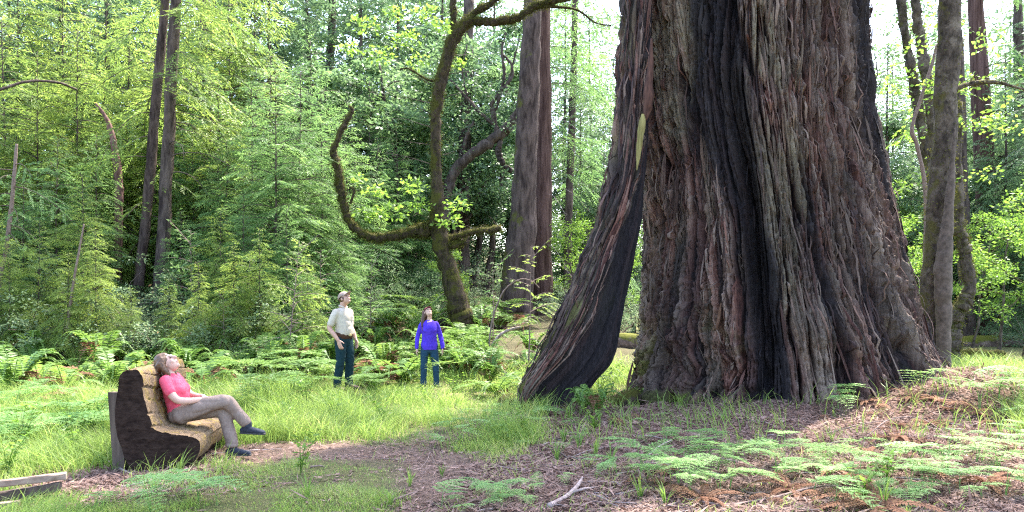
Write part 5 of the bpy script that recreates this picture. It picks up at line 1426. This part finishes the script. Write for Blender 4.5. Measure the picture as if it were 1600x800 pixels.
# ------------------------------------------------------------------ people
def V3(*a): return np.array(a, float)
def unit(v): v = np.asarray(v, float); return v / np.linalg.norm(v)
def rings(mb, rows, lat, seg=24, n=None, ck=.7):
    """rows: (x, y, z, half width along lat, half depth); closed with rounded ends"""
    R = spline(np.array(rows, float), n or max(10, len(rows) * 5))
    c = R[:, :3]; T = np.gradient(c, axis=0); T /= np.linalg.norm(T, axis=1, keepdims=True)
    lat = unit(lat); a = np.linspace(0, 2 * math.pi, seg, endpoint=False)
    Vv = []
    def ring(ci, Ti, hw, hd):
        L = lat - Ti * np.dot(lat, Ti); L = L / np.linalg.norm(L); D = np.cross(L, Ti)
        ca, sa = np.cos(a), np.sin(a)
        return ci + (np.sign(ca) * np.abs(ca) ** .9 * hw)[:, None] * L + (np.sign(sa) * np.abs(sa) ** .9 * hd)[:, None] * D
    e = [(.35, .94), (.7, .71), (.95, .3)]
    m0 = min(R[0, 3], R[0, 4]) * ck; m1 = min(R[-1, 3], R[-1, 4]) * ck
    for q, k in e[::-1]: Vv.append(ring(c[0] - T[0] * m0 * q, T[0], R[0, 3] * k, R[0, 4] * k))
    for i in range(len(R)): Vv.append(ring(c[i], T[i], R[i, 3], R[i, 4]))
    for q, k in e: Vv.append(ring(c[-1] + T[-1] * m1 * q, T[-1], R[-1, 3] * k, R[-1, 4] * k))
    Vv = np.concatenate(Vv); k = len(Vv) // seg
    i = np.arange(k - 1)[:, None] * seg; j = np.arange(seg)[None, :]; j2 = (j + 1) % seg
    Q = np.stack([i + j, i + j2, i + seg + j2, i + seg + j], -1).reshape(-1, 4)
    Vv = np.vstack([Vv, Vv[:seg].mean(0), Vv[-seg:].mean(0)]); jj = np.arange(seg)
    tr = np.concatenate([np.stack([np.full(seg, k * seg), (jj + 1) % seg, jj], -1), np.stack([np.full(seg, k * seg + 1), (k - 1) * seg + jj, (k - 1) * seg + (jj + 1) % seg], -1)])
    mb.add(Vv, quads=Q, tris=tr)
def limb(mb, pts, rad, seg=16, n=None):
    pts = np.asarray(pts, float); rad = np.asarray(rad, float)
    d = pts[-1] - pts[0]; lat = V3(0, 1, 0) if abs(unit(d)[1]) < .8 else V3(1, 0, 0)
    rings(mb, np.column_stack([pts, rad, rad]), lat, seg, n)
def ball(mb, c, f, s, u, rf_, rs_, ru_, seg=20):
    c = np.asarray(c); P = []; nv = 12
    for i in range(nv + 1):
        t = -math.pi / 2 + math.pi * (i + .02) / (nv + .04)
        a = np.linspace(0, 2 * math.pi, seg, endpoint=False)
        P.append(c + np.outer(np.cos(a) * math.cos(t) * rf_, f) + np.outer(np.sin(a) * math.cos(t) * rs_, s) + u * math.sin(t) * ru_)
    P = np.concatenate(P); k = nv + 1
    i = np.arange(k - 1)[:, None] * seg; j = np.arange(seg)[None, :]; j2 = (j + 1) % seg
    Q = np.stack([i + j, i + j2, i + seg + j2, i + seg + j], -1).reshape(-1, 4)
    mb.add(np.vstack([P, P[:seg].mean(0), P[-seg:].mean(0)]), quads=Q,
           tris=[[k * seg, (x + 1) % seg, x] for x in range(seg)] + [[k * seg + 1, (k - 1) * seg + x, (k - 1) * seg + (x + 1) % seg] for x in range(seg)])
def remesh(mb, name, mat, voxel, parent, smooth=3, fold=0.0, fs=9.0):
    me = mb.mesh(name, mat); o = bpy.data.objects.new('tmp', me); COL.objects.link(o)
    m = o.modifiers.new('r', 'REMESH'); m.mode = 'VOXEL'; m.voxel_size = voxel; m.use_smooth_shade = True
    if smooth:
        s = o.modifiers.new('s', 'SMOOTH'); s.iterations = smooth; s.factor = .5
    dg = bpy.context.evaluated_depsgraph_get(); dg.update()
    nm = bpy.data.meshes.new_from_object(o.evaluated_get(dg)); nm.name = name
    bpy.data.objects.remove(o); bpy.data.meshes.remove(me)
    nm.materials.clear(); nm.materials.append(mat)
    if fold:
        n = len(nm.vertices); co = np.empty(n * 3); nm.vertices.foreach_get('co', co); co = co.reshape(-1, 3)
        no = np.empty(n * 3); nm.vertices.foreach_get('normal', no); no = no.reshape(-1, 3)
        w = np.abs(2 * vn(co[:, 0] * fs + co[:, 1] * fs * .8, co[:, 2] * fs * .9 + 3 * vn(co[:, 1] * 5, co[:, 2] * 4, 5), 601) - 1) - .5
        co += no * (w * fold)[:, None]; nm.vertices.foreach_set('co', co.ravel())
    for p in nm.polygons: p.use_smooth = True
    nm.update()
    o = bpy.data.objects.new(name, nm); COL.objects.link(o); o.parent = parent
    return o
def head(mb, C, f, u):
    f = unit(f); s = unit(np.cross(u, f)); u = unit(np.cross(f, s))
    ball(mb, C + u * .035 - f * .012, f, s, u, .095, .075, .092)
    ball(mb, C - u * .035 + f * .022, f, s, u, .068, .060, .082)
    ball(mb, C - u * .092 + f * .052, f, s, u, .028, .03, .022)          # chin
    limb(mb, [C + f * .082 + u * .028, C + f * .100 + u * .002, C + f * .112 - u * .020], [.009, .012, .015], 10)   # nose
    limb(mb, [C + f * .083 + u * .036 + s * .035, C + f * .092 + u * .036, C + f * .083 + u * .036 - s * .035], [.009, .010, .009], 8)  # brow
    for k in (1, -1):
        ball(mb, C + s * .076 * k - u * .005 - f * .012, f, s, u, .018, .010, .030, 10)
        ball(mb, C + s * .036 * k - u * .028 + f * .06, f, s, u, .026, .024, .024, 10)
    limb(mb, [C - u * .052 + f * .080 + s * .022, C - u * .050 + f * .090, C - u * .052 + f * .080 - s * .022], [.006, .009, .006], 8)
    limb(mb, [C - u * .064 + f * .078 + s * .018, C - u * .066 + f * .088, C - u * .064 + f * .078 - s * .018], [.006, .009, .006], 8)
    return s
def hand(mb, w, d, n, t, curl=.5, sc=1.0):
    """w wrist, d along the hand, n where the palm faces, t towards the thumb side"""
    d = unit(d); n = unit(n - d * np.dot(n, d)); t = unit(np.cross(d, n)) * (1 if np.dot(np.cross(d, n), t) > 0 else -1)
    k = sc
    rings(mb, [(*(w - d * .01), .026 * k, .020 * k), (*(w + d * .03 * k), .036 * k, .017 * k), (*(w + d * .075 * k), .043 * k, .015 * k), (*(w + d * .098 * k), .040 * k, .012 * k)], t, 14)
    for i, (L, o) in enumerate(((.072, .031), (.080, .011), (.074, -.010), (.058, -.030))):
        p = w + d * (.085 if i else .082) * k + t * o * k; q = [p, p + d * .02 * k]; dd = d + t * (.06 - .05 * i)
        for j, fr in enumerate((.42, .33, .25)):
            dd = unit(dd + n * curl * (.55 + .25 * j)); q.append(q[-1] + dd * L * fr * k)
        limb(mb, q, np.array([.009, .0092, .0088, .0080, .0066]) * k, 8)
    p = w + d * .022 * k + t * .028 * k; dd = unit(t * .75 + d * .7 + n * .25)
    q = [p, p + dd * .034 * k]; dd = unit(dd + d * .5 + n * .2); q += [q[-1] + dd * .03 * k]; dd = unit(dd + d * .4 + n * .3); q += [q[-1] + dd * .026 * k]
    limb(mb, q, np.array([.014, .012, .0105, .0085]) * k, 8)
def shoe(name, ankle, fwd, up_, mat, parent, sc=1.0, tall=.06):
    fwd = unit(fwd); up_ = unit(up_ - fwd * np.dot(up_, fwd)); lat = np.cross(up_, fwd)
    h = .075 * sc
    base = ankle - up_ * h
    mb = MB()
    rings(mb, [(*(base - fwd * .055 * sc + up_ * .035), .034 * sc, .034 * sc), (*(base + up_ * .042), .040 * sc, .042 * sc), (*(base + fwd * .07 * sc + up_ * .036), .043 * sc, .036 * sc), (*(base + fwd * .14 * sc + up_ * .028), .046 * sc, .028 * sc), (*(base + fwd * .19 * sc + up_ * .022), .036 * sc, .02 * sc)], lat, 16)
    limb(mb, [ankle - up_ * .03, ankle + up_ * tall], [.047 * sc, .050 * sc], 14)
    o = remesh(mb, name, mat, .008, parent, 2)
    sb = MB()
    rings(sb, [(*(base - fwd * .07 * sc + up_ * .004), .036 * sc, .012), (*(base + fwd * .03 * sc + up_ * .004), .04 * sc, .012), (*(base + fwd * .13 * sc + up_ * .004), .048 * sc, .012), (*(base + fwd * .20 * sc + up_ * .006), .036 * sc, .011)], lat, 16)
    sb.build('sole', M_sole, o).matrix_parent_inverse = Matrix.Identity(4)
    return o
def face_bits(parent, C, f, u, glasses=False, lip=(.42, .16, .14)):
    f = unit(f); s = unit(np.cross(u, f)); u = unit(np.cross(f, s))
    for k in (1, -1):
        mb = MB(); ball(mb, C + f * .083 + s * .031 * k + u * .014, f, s, u, .009, .014, .008, 10); mb.build('eye', M_eye if not glasses else M_lens, None).parent = parent
    mb = MB(); limb(mb, [C - u * .058 + f * .086 + s * .02, C - u * .058 + f * .0965, C - u * .058 + f * .086 - s * .02], [.003, .005, .003], 8); mb.build('mouth', plain_mat('lips', tuple(c * .8 for c in lip), lip, 30, .5), None).parent = parent

def cloth(name, c0, c1, rough=.9, scale=60, bump=.15):
    return plain_mat(name, c0, c1, scale, rough, .12, bump, .004)
M_skin = plain_mat('skin', (.42, .23, .17), (.52, .30, .22), 14, .5, .35, .1, .002)
M_skin2 = plain_mat('fair_skin', (.50, .30, .23), (.60, .37, .29), 14, .5, .35, .1, .002)
M_eye = plain_mat('eye', (.03, .02, .015), (.06, .04, .03), 20, .2, .5, 0)
M_lens = plain_mat('dark_glasses', (.03, .02, .02), (.06, .04, .04), 20, .15, .5, 0)
M_sole = plain_mat('rubber_sole', (.03, .03, .03), (.08, .075, .07), 30)
M_hair_b = plain_mat('brown_hair', (.05, .022, .012), (.14, .065, .035), 45, .45, .4, .5, .006, (1, 1, .15))
M_hair_f = plain_mat('fair_brown_hair', (.055, .027, .014), (.16, .085, .042), 45, .45, .4, .5, .006, (1, .2, 1))

def place(root, loc, fwd, sc=1.0):
    root.location = loc; root.rotation_euler = (0, 0, math.atan2(fwd[1], fwd[0])); root.scale = (sc, sc, sc)

def man():
    root = empty('person')
    tag(root, 'person standing in tan cap, pale short sleeved shirt and blue jeans, face turned up', 'person')
    C = V3(.035, 0, 1.640); f = V3(.80, .05, .60); u = V3(-.60, 0, .80)
    mb = MB()
    s = head(mb, C, f, u)
    rings(mb, [(-.02, 0, 1.40, .07, .065), (-.02, 0, 1.48, .060, .062), (.0, 0, 1.56, .057, .060), (.015, 0, 1.62, .055, .058)], V3(0, 1, 0), 18)
    rings(mb, [(0, 0, .90, .15, .11), (.0, 0, 1.05, .145, .11), (-.005, 0, 1.25, .16, .11), (-.01, 0, 1.38, .165, .10), (-.015, 0, 1.45, .09, .075)], V3(0, 1, 0), 24)
    arms = {-1: [(-.015, -.160, 1.380), (-.05, -.225, 1.27), (-.085, -.265, 1.13), (.02, -.262, 1.01), (.105, -.240, .905)], 1: [(-.015, .160, 1.380), (-.05, .225, 1.27), (-.07, .262, 1.13), (-.01, .27, 1.01), (.05, .26, .90)]}
    for k, q in arms.items():
        limb(mb, q, [.046, .046, .043, .040, .029], 16)
        w = V3(*q[-1]); d = unit(V3(*q[-1]) - V3(*q[-2])) * .55 + V3(.15, 0, -.85)
        hand(mb, w, d, V3(-.15, -k, 0), V3(1, 0, .1), .35)
    legs = {-1: [(0, -.09, .93), (.03, -.10, .70), (.03, -.115, .50), (-.01, -.125, .28), (-.03, -.13, .09)], 1: [(0, .09, .93), (.03, .10, .70), (.04, .115, .50), (.02, .125, .28), (.01, .13, .09)]}
    for k, q in legs.items(): limb(mb, q, [.085, .078, .055, .052, .038], 18)
    remesh(mb, 'body', M_skin, .0065, root, 2)
    face_bits(root, C, f, u)
    # shirt
    mb = MB()
    rings(mb, [(.01, 0, .965, .168, .134), (.022, 0, 1.04, .170, .146), (.020, 0, 1.12, .170, .148), (.010, 0, 1.25, .178, .138), (.0, 0, 1.36, .188, .122), (-.012, 0, 1.43, .150, .100), (-.015, 0, 1.475, .085, .080)], V3(0, 1, 0), 28, None, .12)
    for k, q in arms.items():
        a, b, c = V3(*q[0]), V3(*q[1]), V3(*q[2]); limb(mb, [a + V3(0, -.06 * k, .015), a + V3(0, .008 * k, .012), b + V3(0, -.005 * k, 0), b * .35 + c * .65], [.072, .074, .068, .066], 16)
    remesh(mb, 'shirt', cloth('pale_cotton', (.43, .355, .28), (.56, .48, .39), scale=25), .010, root, 3, .010, 8)
    for k in (1, -1):
        b = MB(); limb(b, [V3(.065, 0.004 * k, 1.452), V3(.03, .05 * k, 1.498), V3(-.03, .068 * k, 1.512), V3(-.075, .03 * k, 1.52)], [.012, .016, .016, .014], 8); b.build('collar', bpy.data.materials['pale_cotton'], None).parent = root
    pk = MB()
    rings(pk, [(.142, .075, 1.25, .045, .006), (.134, .075, 1.33, .045, .006)], V3(0, 1, 0), 12); pk.build('pocket', bpy.data.materials['pale_cotton'], None).parent = root
    # jeans
    mb = MB()
    rings(mb, [(.0, 0, .84, .155, .125), (.0, 0, .92, .168, .132), (.01, 0, 1.0, .162, .132)], V3(0, 1, 0), 28)
    for k, q in legs.items(): limb(mb, [V3(*q[0]), V3(*q[1]), V3(*q[2]), V3(*q[3]), V3(*q[4]) + V3(0, 0, -.02)], [.104, .096, .078, .074, .072], 20)
    remesh(mb, 'jeans', cloth('blue_green_denim', (.006, .020, .026), (.018, .044, .052), scale=40), .010, root, 3, .012, 9)
    b = MB(); rings(b, [(.01, 0, .975, .176, .146), (.012, 0, 1.005, .176, .147)], V3(0, 1, 0), 28); b.build('belt', cloth('brown_leather', (.05, .025, .015), (.09, .045, .025)), None).parent = root
    b = MB(); rings(b, [(.168, -.0, .975, .03, .008), (.168, -.0, 1.008, .03, .008)], V3(0, 1, 0), 12); b.build('buckle', cloth('dull_brass', (.35, .28, .12), (.5, .42, .2), .4), None).parent = root
    for k, q in legs.items(): shoe('boot', V3(*q[4]), V3(1, .25 * k, 0), V3(0, 0, 1), M_bark_dk, root, 1.1)
    # cap
    mb = MB(); fu = unit(np.cross(f, unit(np.cross(u, f)))); ff = unit(f)
    cc = C + fu * .055 - ff * .012; P = []; seg = 28
    for i in range(9):
        t = math.pi / 2 * i / 8.3 - .10; a = np.linspace(0, 2 * math.pi, seg, endpoint=False)
        P.append(cc + np.outer(np.cos(a) * math.cos(t) * .114, ff) + np.outer(np.sin(a) * math.cos(t) * .093, s) + fu * math.sin(t) * .090)
    mb.grid(np.concatenate(P), seg, 9, wrap=True); last = P[-1]
    mb.add(np.vstack([last, last.mean(0)]), tris=[[seg, j, (j + 1) % seg] for j in range(seg)])
    capm = cloth('tan_canvas', (.26, .18, .145), (.38, .28, .23), scale=40)
    cap = mb.build('cap', capm, None); cap.parent = root
    mb = MB(); P = []
    for r_, dz in ((0, .0), (.45, .004), (1, -.006), (1.02, -.012), (.45, -.008), (0, -.012)):
        a = np.linspace(-1.15, 1.15, 17)
        P.append(cc + np.outer(np.cos(a) * (.098 + .095 * r_ * np.cos(a)), ff) + np.outer(np.sin(a) * (.086 - .006 * r_), s) + fu * (dz - .004 - .02 * r_ * np.sin(a)[:, None] ** 2))
    mb.grid(np.concatenate(P), 17, 6); b = mb.build('brim', capm, None); b.parent = cap
    hb = MB(); ball(hb, C + fu * .02 - ff * .022, ff, s, fu, .092, .080, .075); remesh(hb, 'hair', M_hair_b, .008, root, 1)
    place(root, Vector((-3.05, 14.55, hz(-3.05, 14.55) + .01)), (.84, -.54))
man()

def woman_blue():
    root = empty('person')
    tag(root, 'person standing in violet blue long sleeved top and dark jeans, head tipped back', 'person')
    C = V3(-.015, -.02, 1.625); f = V3(.62, .22, .76); u = V3(-.76, -.10, .62)
    mb = MB(); s = head(mb, C, f, u); ff = unit(f); fu = unit(np.cross(ff, s))
    rings(mb, [(-.02, 0, 1.40, .06, .055), (-.02, 0, 1.48, .050, .052), (-.005, 0, 1.55, .047, .050), (.0, -.01, 1.60, .048, .052)], V3(0, 1, 0), 18)
    rings(mb, [(0, 0, .90, .16, .115), (.0, 0, 1.08, .125, .095), (0, 0, 1.25, .14, .10), (-.01, 0, 1.37, .15, .09), (-.015, 0, 1.44, .08, .065)], V3(0, 1, 0), 24)
    arms = {-1: [(-.015, -.142, 1.37), (-.035, -.205, 1.26), (-.045, -.245, 1.11), (.0, -.262, .99), (.035, -.272, .86)], 1: [(-.015, .142, 1.37), (-.035, .205, 1.26), (-.05, .250, 1.11), (-.01, .272, .99), (.025, .285, .86)]}
    for k, q in arms.items():
        limb(mb, q, [.040, .040, .037, .034, .025], 16)
        hand(mb, V3(*q[-1]), V3(.05, .02 * k, -1), V3(-.1, -k, 0), V3(1, 0, .1), .35, .92)
    legs = {-1: [(0, -.085, .92), (.02, -.105, .70), (.02, -.115, .50), (-.01, -.12, .28), (-.02, -.125, .09)], 1: [(0, .085, .92), (.02, .11, .70), (.02, .135, .50), (.0, .15, .28), (-.02, .155, .09)]}
    for k, q in legs.items(): limb(mb, q, [.085, .075, .052, .048, .035], 18)
    remesh(mb, 'body', M_skin2, .0065, root, 2)
    face_bits(root, C, f, u, True)
    mb = MB()
    rings(mb, [(.0, 0, .83, .182, .138), (.0, 0, .93, .185, .140), (.005, 0, 1.05, .160, .124), (.015, 0, 1.20, .162, .130), (.02, 0, 1.27, .168, .138), (.0, 0, 1.36, .168, .112), (-.012, 0, 1.42, .135, .088), (-.018, 0, 1.455, .085, .07)], V3(0, 1, 0), 28, None, .12)
    for k in (1, -1): ball(mb, V3(.085, .075 * k, 1.245), V3(1, 0, 0), V3(0, 1, 0), V3(0, 0, 1), .068, .07, .07)
    for k, q in arms.items():
        pts = [V3(*p) for p in q]; limb(mb, [pts[0] + V3(0, -.06 * k, .012), pts[0] + V3(0, .005 * k, .01), pts[1] + V3(0, -.004 * k, 0)] + pts[2:4] + [pts[4] + V3(0, 0, .005)], [.060, .060, .056, .052, .048, .044], 16)
    remesh(mb, 'blue_top', cloth('violet_blue_jersey', (.055, .028, .38), (.10, .048, .56), scale=30), .010, root, 3, .011, 8)
    b = MB()
    rings(b, [(.118, .0, 1.335, .006, .004), (.100, .0, 1.375, .030, .005), (.072, .0, 1.425, .052, .008), (.055, 0, 1.445, .055, .01)], V3(0, 1, 0), 12); b.build('neckline', M_skin2, None).parent = root
    mb = MB()
    rings(mb, [(.0, 0, .82, .16, .122), (.0, 0, .92, .172, .128)], V3(0, 1, 0), 28)
    for k, q in legs.items(): limb(mb, [V3(*p) for p in q[:4]] + [V3(*q[4]) + V3(0, 0, -.02)], [.100, .092, .074, .068, .070], 20)
    remesh(mb, 'jeans', cloth('dark_blue_denim', (.010, .032, .062), (.03, .075, .125), scale=40), .010, root, 3, .010, 9)
    for k, q in legs.items(): shoe('shoe', V3(*q[4]), V3(1, .3 * k, 0), V3(0, 0, 1), cloth('dark_shoe', (.02, .02, .022), (.05, .045, .045)), root)
    hb = MB(); ball(hb, C + fu * .04 - ff * .028, ff, s, fu, .094, .088, .098)
    for k, (o, L) in enumerate(((-.085, .36), (-.065, .40), (-.04, .34), (.04, .30), (.07, .28), (0, .32), (-.095, .28))):
        p = C - ff * .03 + s * o; lay = 1 if k in (0, 1, 6) else 0
        limb(hb, [p + fu * .05, p - ff * .06 * (1 - lay) + V3(0, 0, -.03), V3(p[0] - .09 + .125 * lay, p[1] - .035 * lay, p[2] - .16), V3(p[0] - .10 + .20 * lay, p[1] - .045 * lay, p[2] - L)], [.035, .036, .032, .012], 10)
    remesh(hb, 'hair', M_hair_b, .009, root, 2, .006, 30)
    mb = MB(); P = []; seg = 28; cc = C + fu * .045 - ff * .014
    for i in range(9):
        t = math.pi / 2 * i / 8.3 + .12; a = np.linspace(0, 2 * math.pi, seg, endpoint=False)
        P.append(cc + np.outer(np.cos(a) * math.cos(t) * .114, ff) + np.outer(np.sin(a) * math.cos(t) * .098, s) + fu * math.sin(t) * .090)
    mb.grid(np.concatenate(P), seg, 9, wrap=True); mb.add(np.vstack([P[-1], P[-1].mean(0)]), tris=[[seg, j, (j + 1) % seg] for j in range(seg)])
    capm = cloth('maroon_felt', (.10, .02, .035), (.18, .04, .06)); cap = mb.build('cap', capm, None); cap.parent = root
    mb = MB(); P = []
    for r_, dz in ((0, .0), (.5, .003), (1, -.006), (1.02, -.012), (.5, -.008), (0, -.012)):
        a = np.linspace(-1.15, 1.15, 17)
        P.append(cc + np.outer(np.cos(a) * (.106 + .05 * r_ * np.cos(a)), ff) + np.outer(np.sin(a) * (.094 - .006 * r_), s) + fu * (dz + .010 - .02 * r_ * np.sin(a)[:, None] ** 2))
    mb.grid(np.concatenate(P), 17, 6); mb.build('brim', capm, None).parent = cap
    place(root, Vector((-1.56, 15.15, hz(-1.56, 15.15) - .02)), (.18, -.98), .875)
woman_blue()

def woman_seated():
    root = empty('person')
    tag(root, 'person in a pink shirt and khaki trousers leaning back on the bench with legs crossed', 'person')
    C = V3(-.125, 0, 1.02); f = V3(.66, -.10, .74); u = V3(-.74, 0, .66)
    mb = MB(); s = head(mb, C, f, u); ff = unit(f); fu = unit(np.cross(ff, s))
    limb(mb, [V3(-.10, 0, .83), V3(-.105, 0, .90), V3(-.125, 0, .965), V3(-.14, 0, 1.0)], [.06, .052, .050, .05], 16)
    spine = [(.0, 0, .47, .16, .11), (-.015, 0, .60, .135, .10), (-.05, 0, .72, .145, .105), (-.09, 0, .82, .145, .09), (-.10, 0, .88, .075, .06)]
    rings(mb, spine, V3(0, 1, 0), 24)
    arms = {-1: [(-.095, -.165, .845), (-.04, -.215, .755), (.045, -.225, .655), (.15, -.185, .635), (.245, -.09, .64)], 1: [(-.095, .165, .845), (-.04, .215, .755), (.045, .22, .66), (.15, .15, .64), (.235, .05, .655)]}
    for k, q in arms.items():
        limb(mb, q, [.052, .047, .040, .036, .026], 16)
        hand(mb, V3(*q[-1]), V3(.8, .45 * (-k), -.25), V3(.1, 0, -1), V3(.3, -k, .3), .4, .92)
    legR = [(.02, -.085, .475), (.20, -.07, .545), (.40, -.03, .600), (.50, .0, .595), (.575, .04, .50), (.70, .07, .335)]
    legL = [(.02, .085, .475), (.22, .085, .495), (.40, .07, .50), (.455, .06, .465), (.50, .05, .32), (.55, .04, .10)]
    for q in (legR, legL): limb(mb, q, [.09, .082, .066, .060, .054, .038], 18)
    remesh(mb, 'body', M_skin2, .0065, root, 2)
    face_bits(root, C, f, u)
    mb = MB()
    rings(mb, [(.015, 0, .475, .170, .125), (-.012, 0, .60, .152, .120), (-.035, 0, .70, .162, .130), (-.06, 0, .77, .165, .118), (-.09, 0, .835, .145, .095), (-.10, 0, .875, .085, .07)], V3(0, 1, 0), 28)
    for k in (1, -1): ball(mb, V3(.025, .075 * k, .735), V3(1, 0, 0), V3(0, 1, 0), V3(0, 0, 1), .068, .07, .068)
    for k, q in arms.items():
        a, b, c = V3(*q[0]), V3(*q[1]), V3(*q[2]); limb(mb, [a + V3(0, -.05 * k, 0), a, b, b * .75 + c * .25], [.060, .064, .062, .060], 16)
    remesh(mb, 'pink_shirt', cloth('pink_jersey', (.60, .065, .115), (.76, .13, .19), scale=30), .010, root, 3, .010, 9)
    mb = MB()
    rings(mb, [(-.03, 0, .47, .165, .118), (.06, 0, .475, .17, .105)], V3(0, 1, 0), 28)
    limb(mb, [V3(*p) for p in legR[:5]] + [V3(.685, .066, .36)], [.108, .098, .082, .078, .070, .062], 20)
    limb(mb, [V3(*p) for p in legL[:5]] + [V3(.546, .04, .125)], [.108, .098, .080, .076, .068, .068], 20)
    remesh(mb, 'trousers', cloth('khaki_twill', (.19, .135, .11), (.28, .21, .175), scale=40), .010, root, 3, .012, 9)
    sm_ = cloth('dark_walking_shoe', (.018, .02, .03), (.05, .055, .07))
    shoe('shoe', V3(.70, .07, .315), V3(.95, -.05, -.05), V3(.25, 0, 1), sm_, root, .98, .04)
    shoe('shoe', V3(.55, .04, .085), V3(1, .0, -.02), V3(0, 0, 1), sm_, root, .98, .04)
    hb = MB(); ball(hb, C + fu * .052 - ff * .020, ff, s, fu, .098, .090, .096)
    for k in (1, -1): limb(hb, [C + fu * .07 + s * .06 * k + ff * .02, C + s * .088 * k - ff * .02 + fu * .01, C + s * .088 * k - ff * .05 - fu * .07, C + s * .075 * k - ff * .06 - fu * .13], [.03, .034, .032, .014], 10)
    for k, o in enumerate((-.085, -.06, -.03, 0, .03, .06, .085)):
        p = C - ff * .02 + s * o + fu * .02
        limb(hb, [p + fu * .02, p - ff * .07 + fu * .01, p + V3(-.075, 0, -.075), p + V3(-.055 + .015 * (k % 2), 0, -.135)], [.036, .036, .032, .016], 10)
    remesh(hb, 'hair', M_hair_f, .008, root, 2, .006, 30)
    p = bpt(.05, 0, .56)
    place(root, Vector((p.x, p.y, BO.z + .01)), (BF.x, BF.y - .06), .94)
woman_seated()
# ------------------------------------------------------------------ labels that need an order along the row
def finish_labels():
    from collections import defaultdict
    g = defaultdict(list)
    for o, px, ph, many, grp in PENDING: g[ph].append((px, o, many, grp))
    words = ['second', 'third', 'fourth', 'fifth', 'sixth', 'seventh', 'eighth', 'ninth', 'tenth', 'eleventh', 'twelfth', 'thirteenth', 'fourteenth', 'fifteenth', 'sixteenth', 'seventeenth', 'eighteenth', 'nineteenth', 'twentieth'] + ['twenty-' + w for w in ('first', 'second', 'third', 'fourth', 'fifth', 'sixth', 'seventh', 'eighth', 'ninth')] + ['thirtieth'] + ['thirty-' + w for w in ('first', 'second', 'third', 'fourth', 'fifth', 'sixth', 'seventh', 'eighth', 'ninth')]
    num = ['', '', 'two', 'three', 'four', 'five', 'six', 'seven', 'eight', 'nine', 'ten', 'eleven', 'twelve', 'thirteen', 'fourteen', 'fifteen', 'sixteen']
    for ph, lst in g.items():
        lst.sort(key=lambda q: q[0]); n = len(lst)
        for i, (px, o, many, grp) in enumerate(lst):
            if n == 1: o['label'] = ph
            elif i == 0: o['label'] = f'leftmost of the {many}'
            elif i == n - 1: o['label'] = f'rightmost of the {many}'
            else: o['label'] = f'{words[i - 1]} from the left of the {many}'
            o['group'] = grp
            if 'category' not in o.keys():
                o['category'] = {'forest_shrub': 'shrub', 'conifer_sapling': 'sapling'}.get(o.name.split('.')[0], 'tree')
finish_labels()
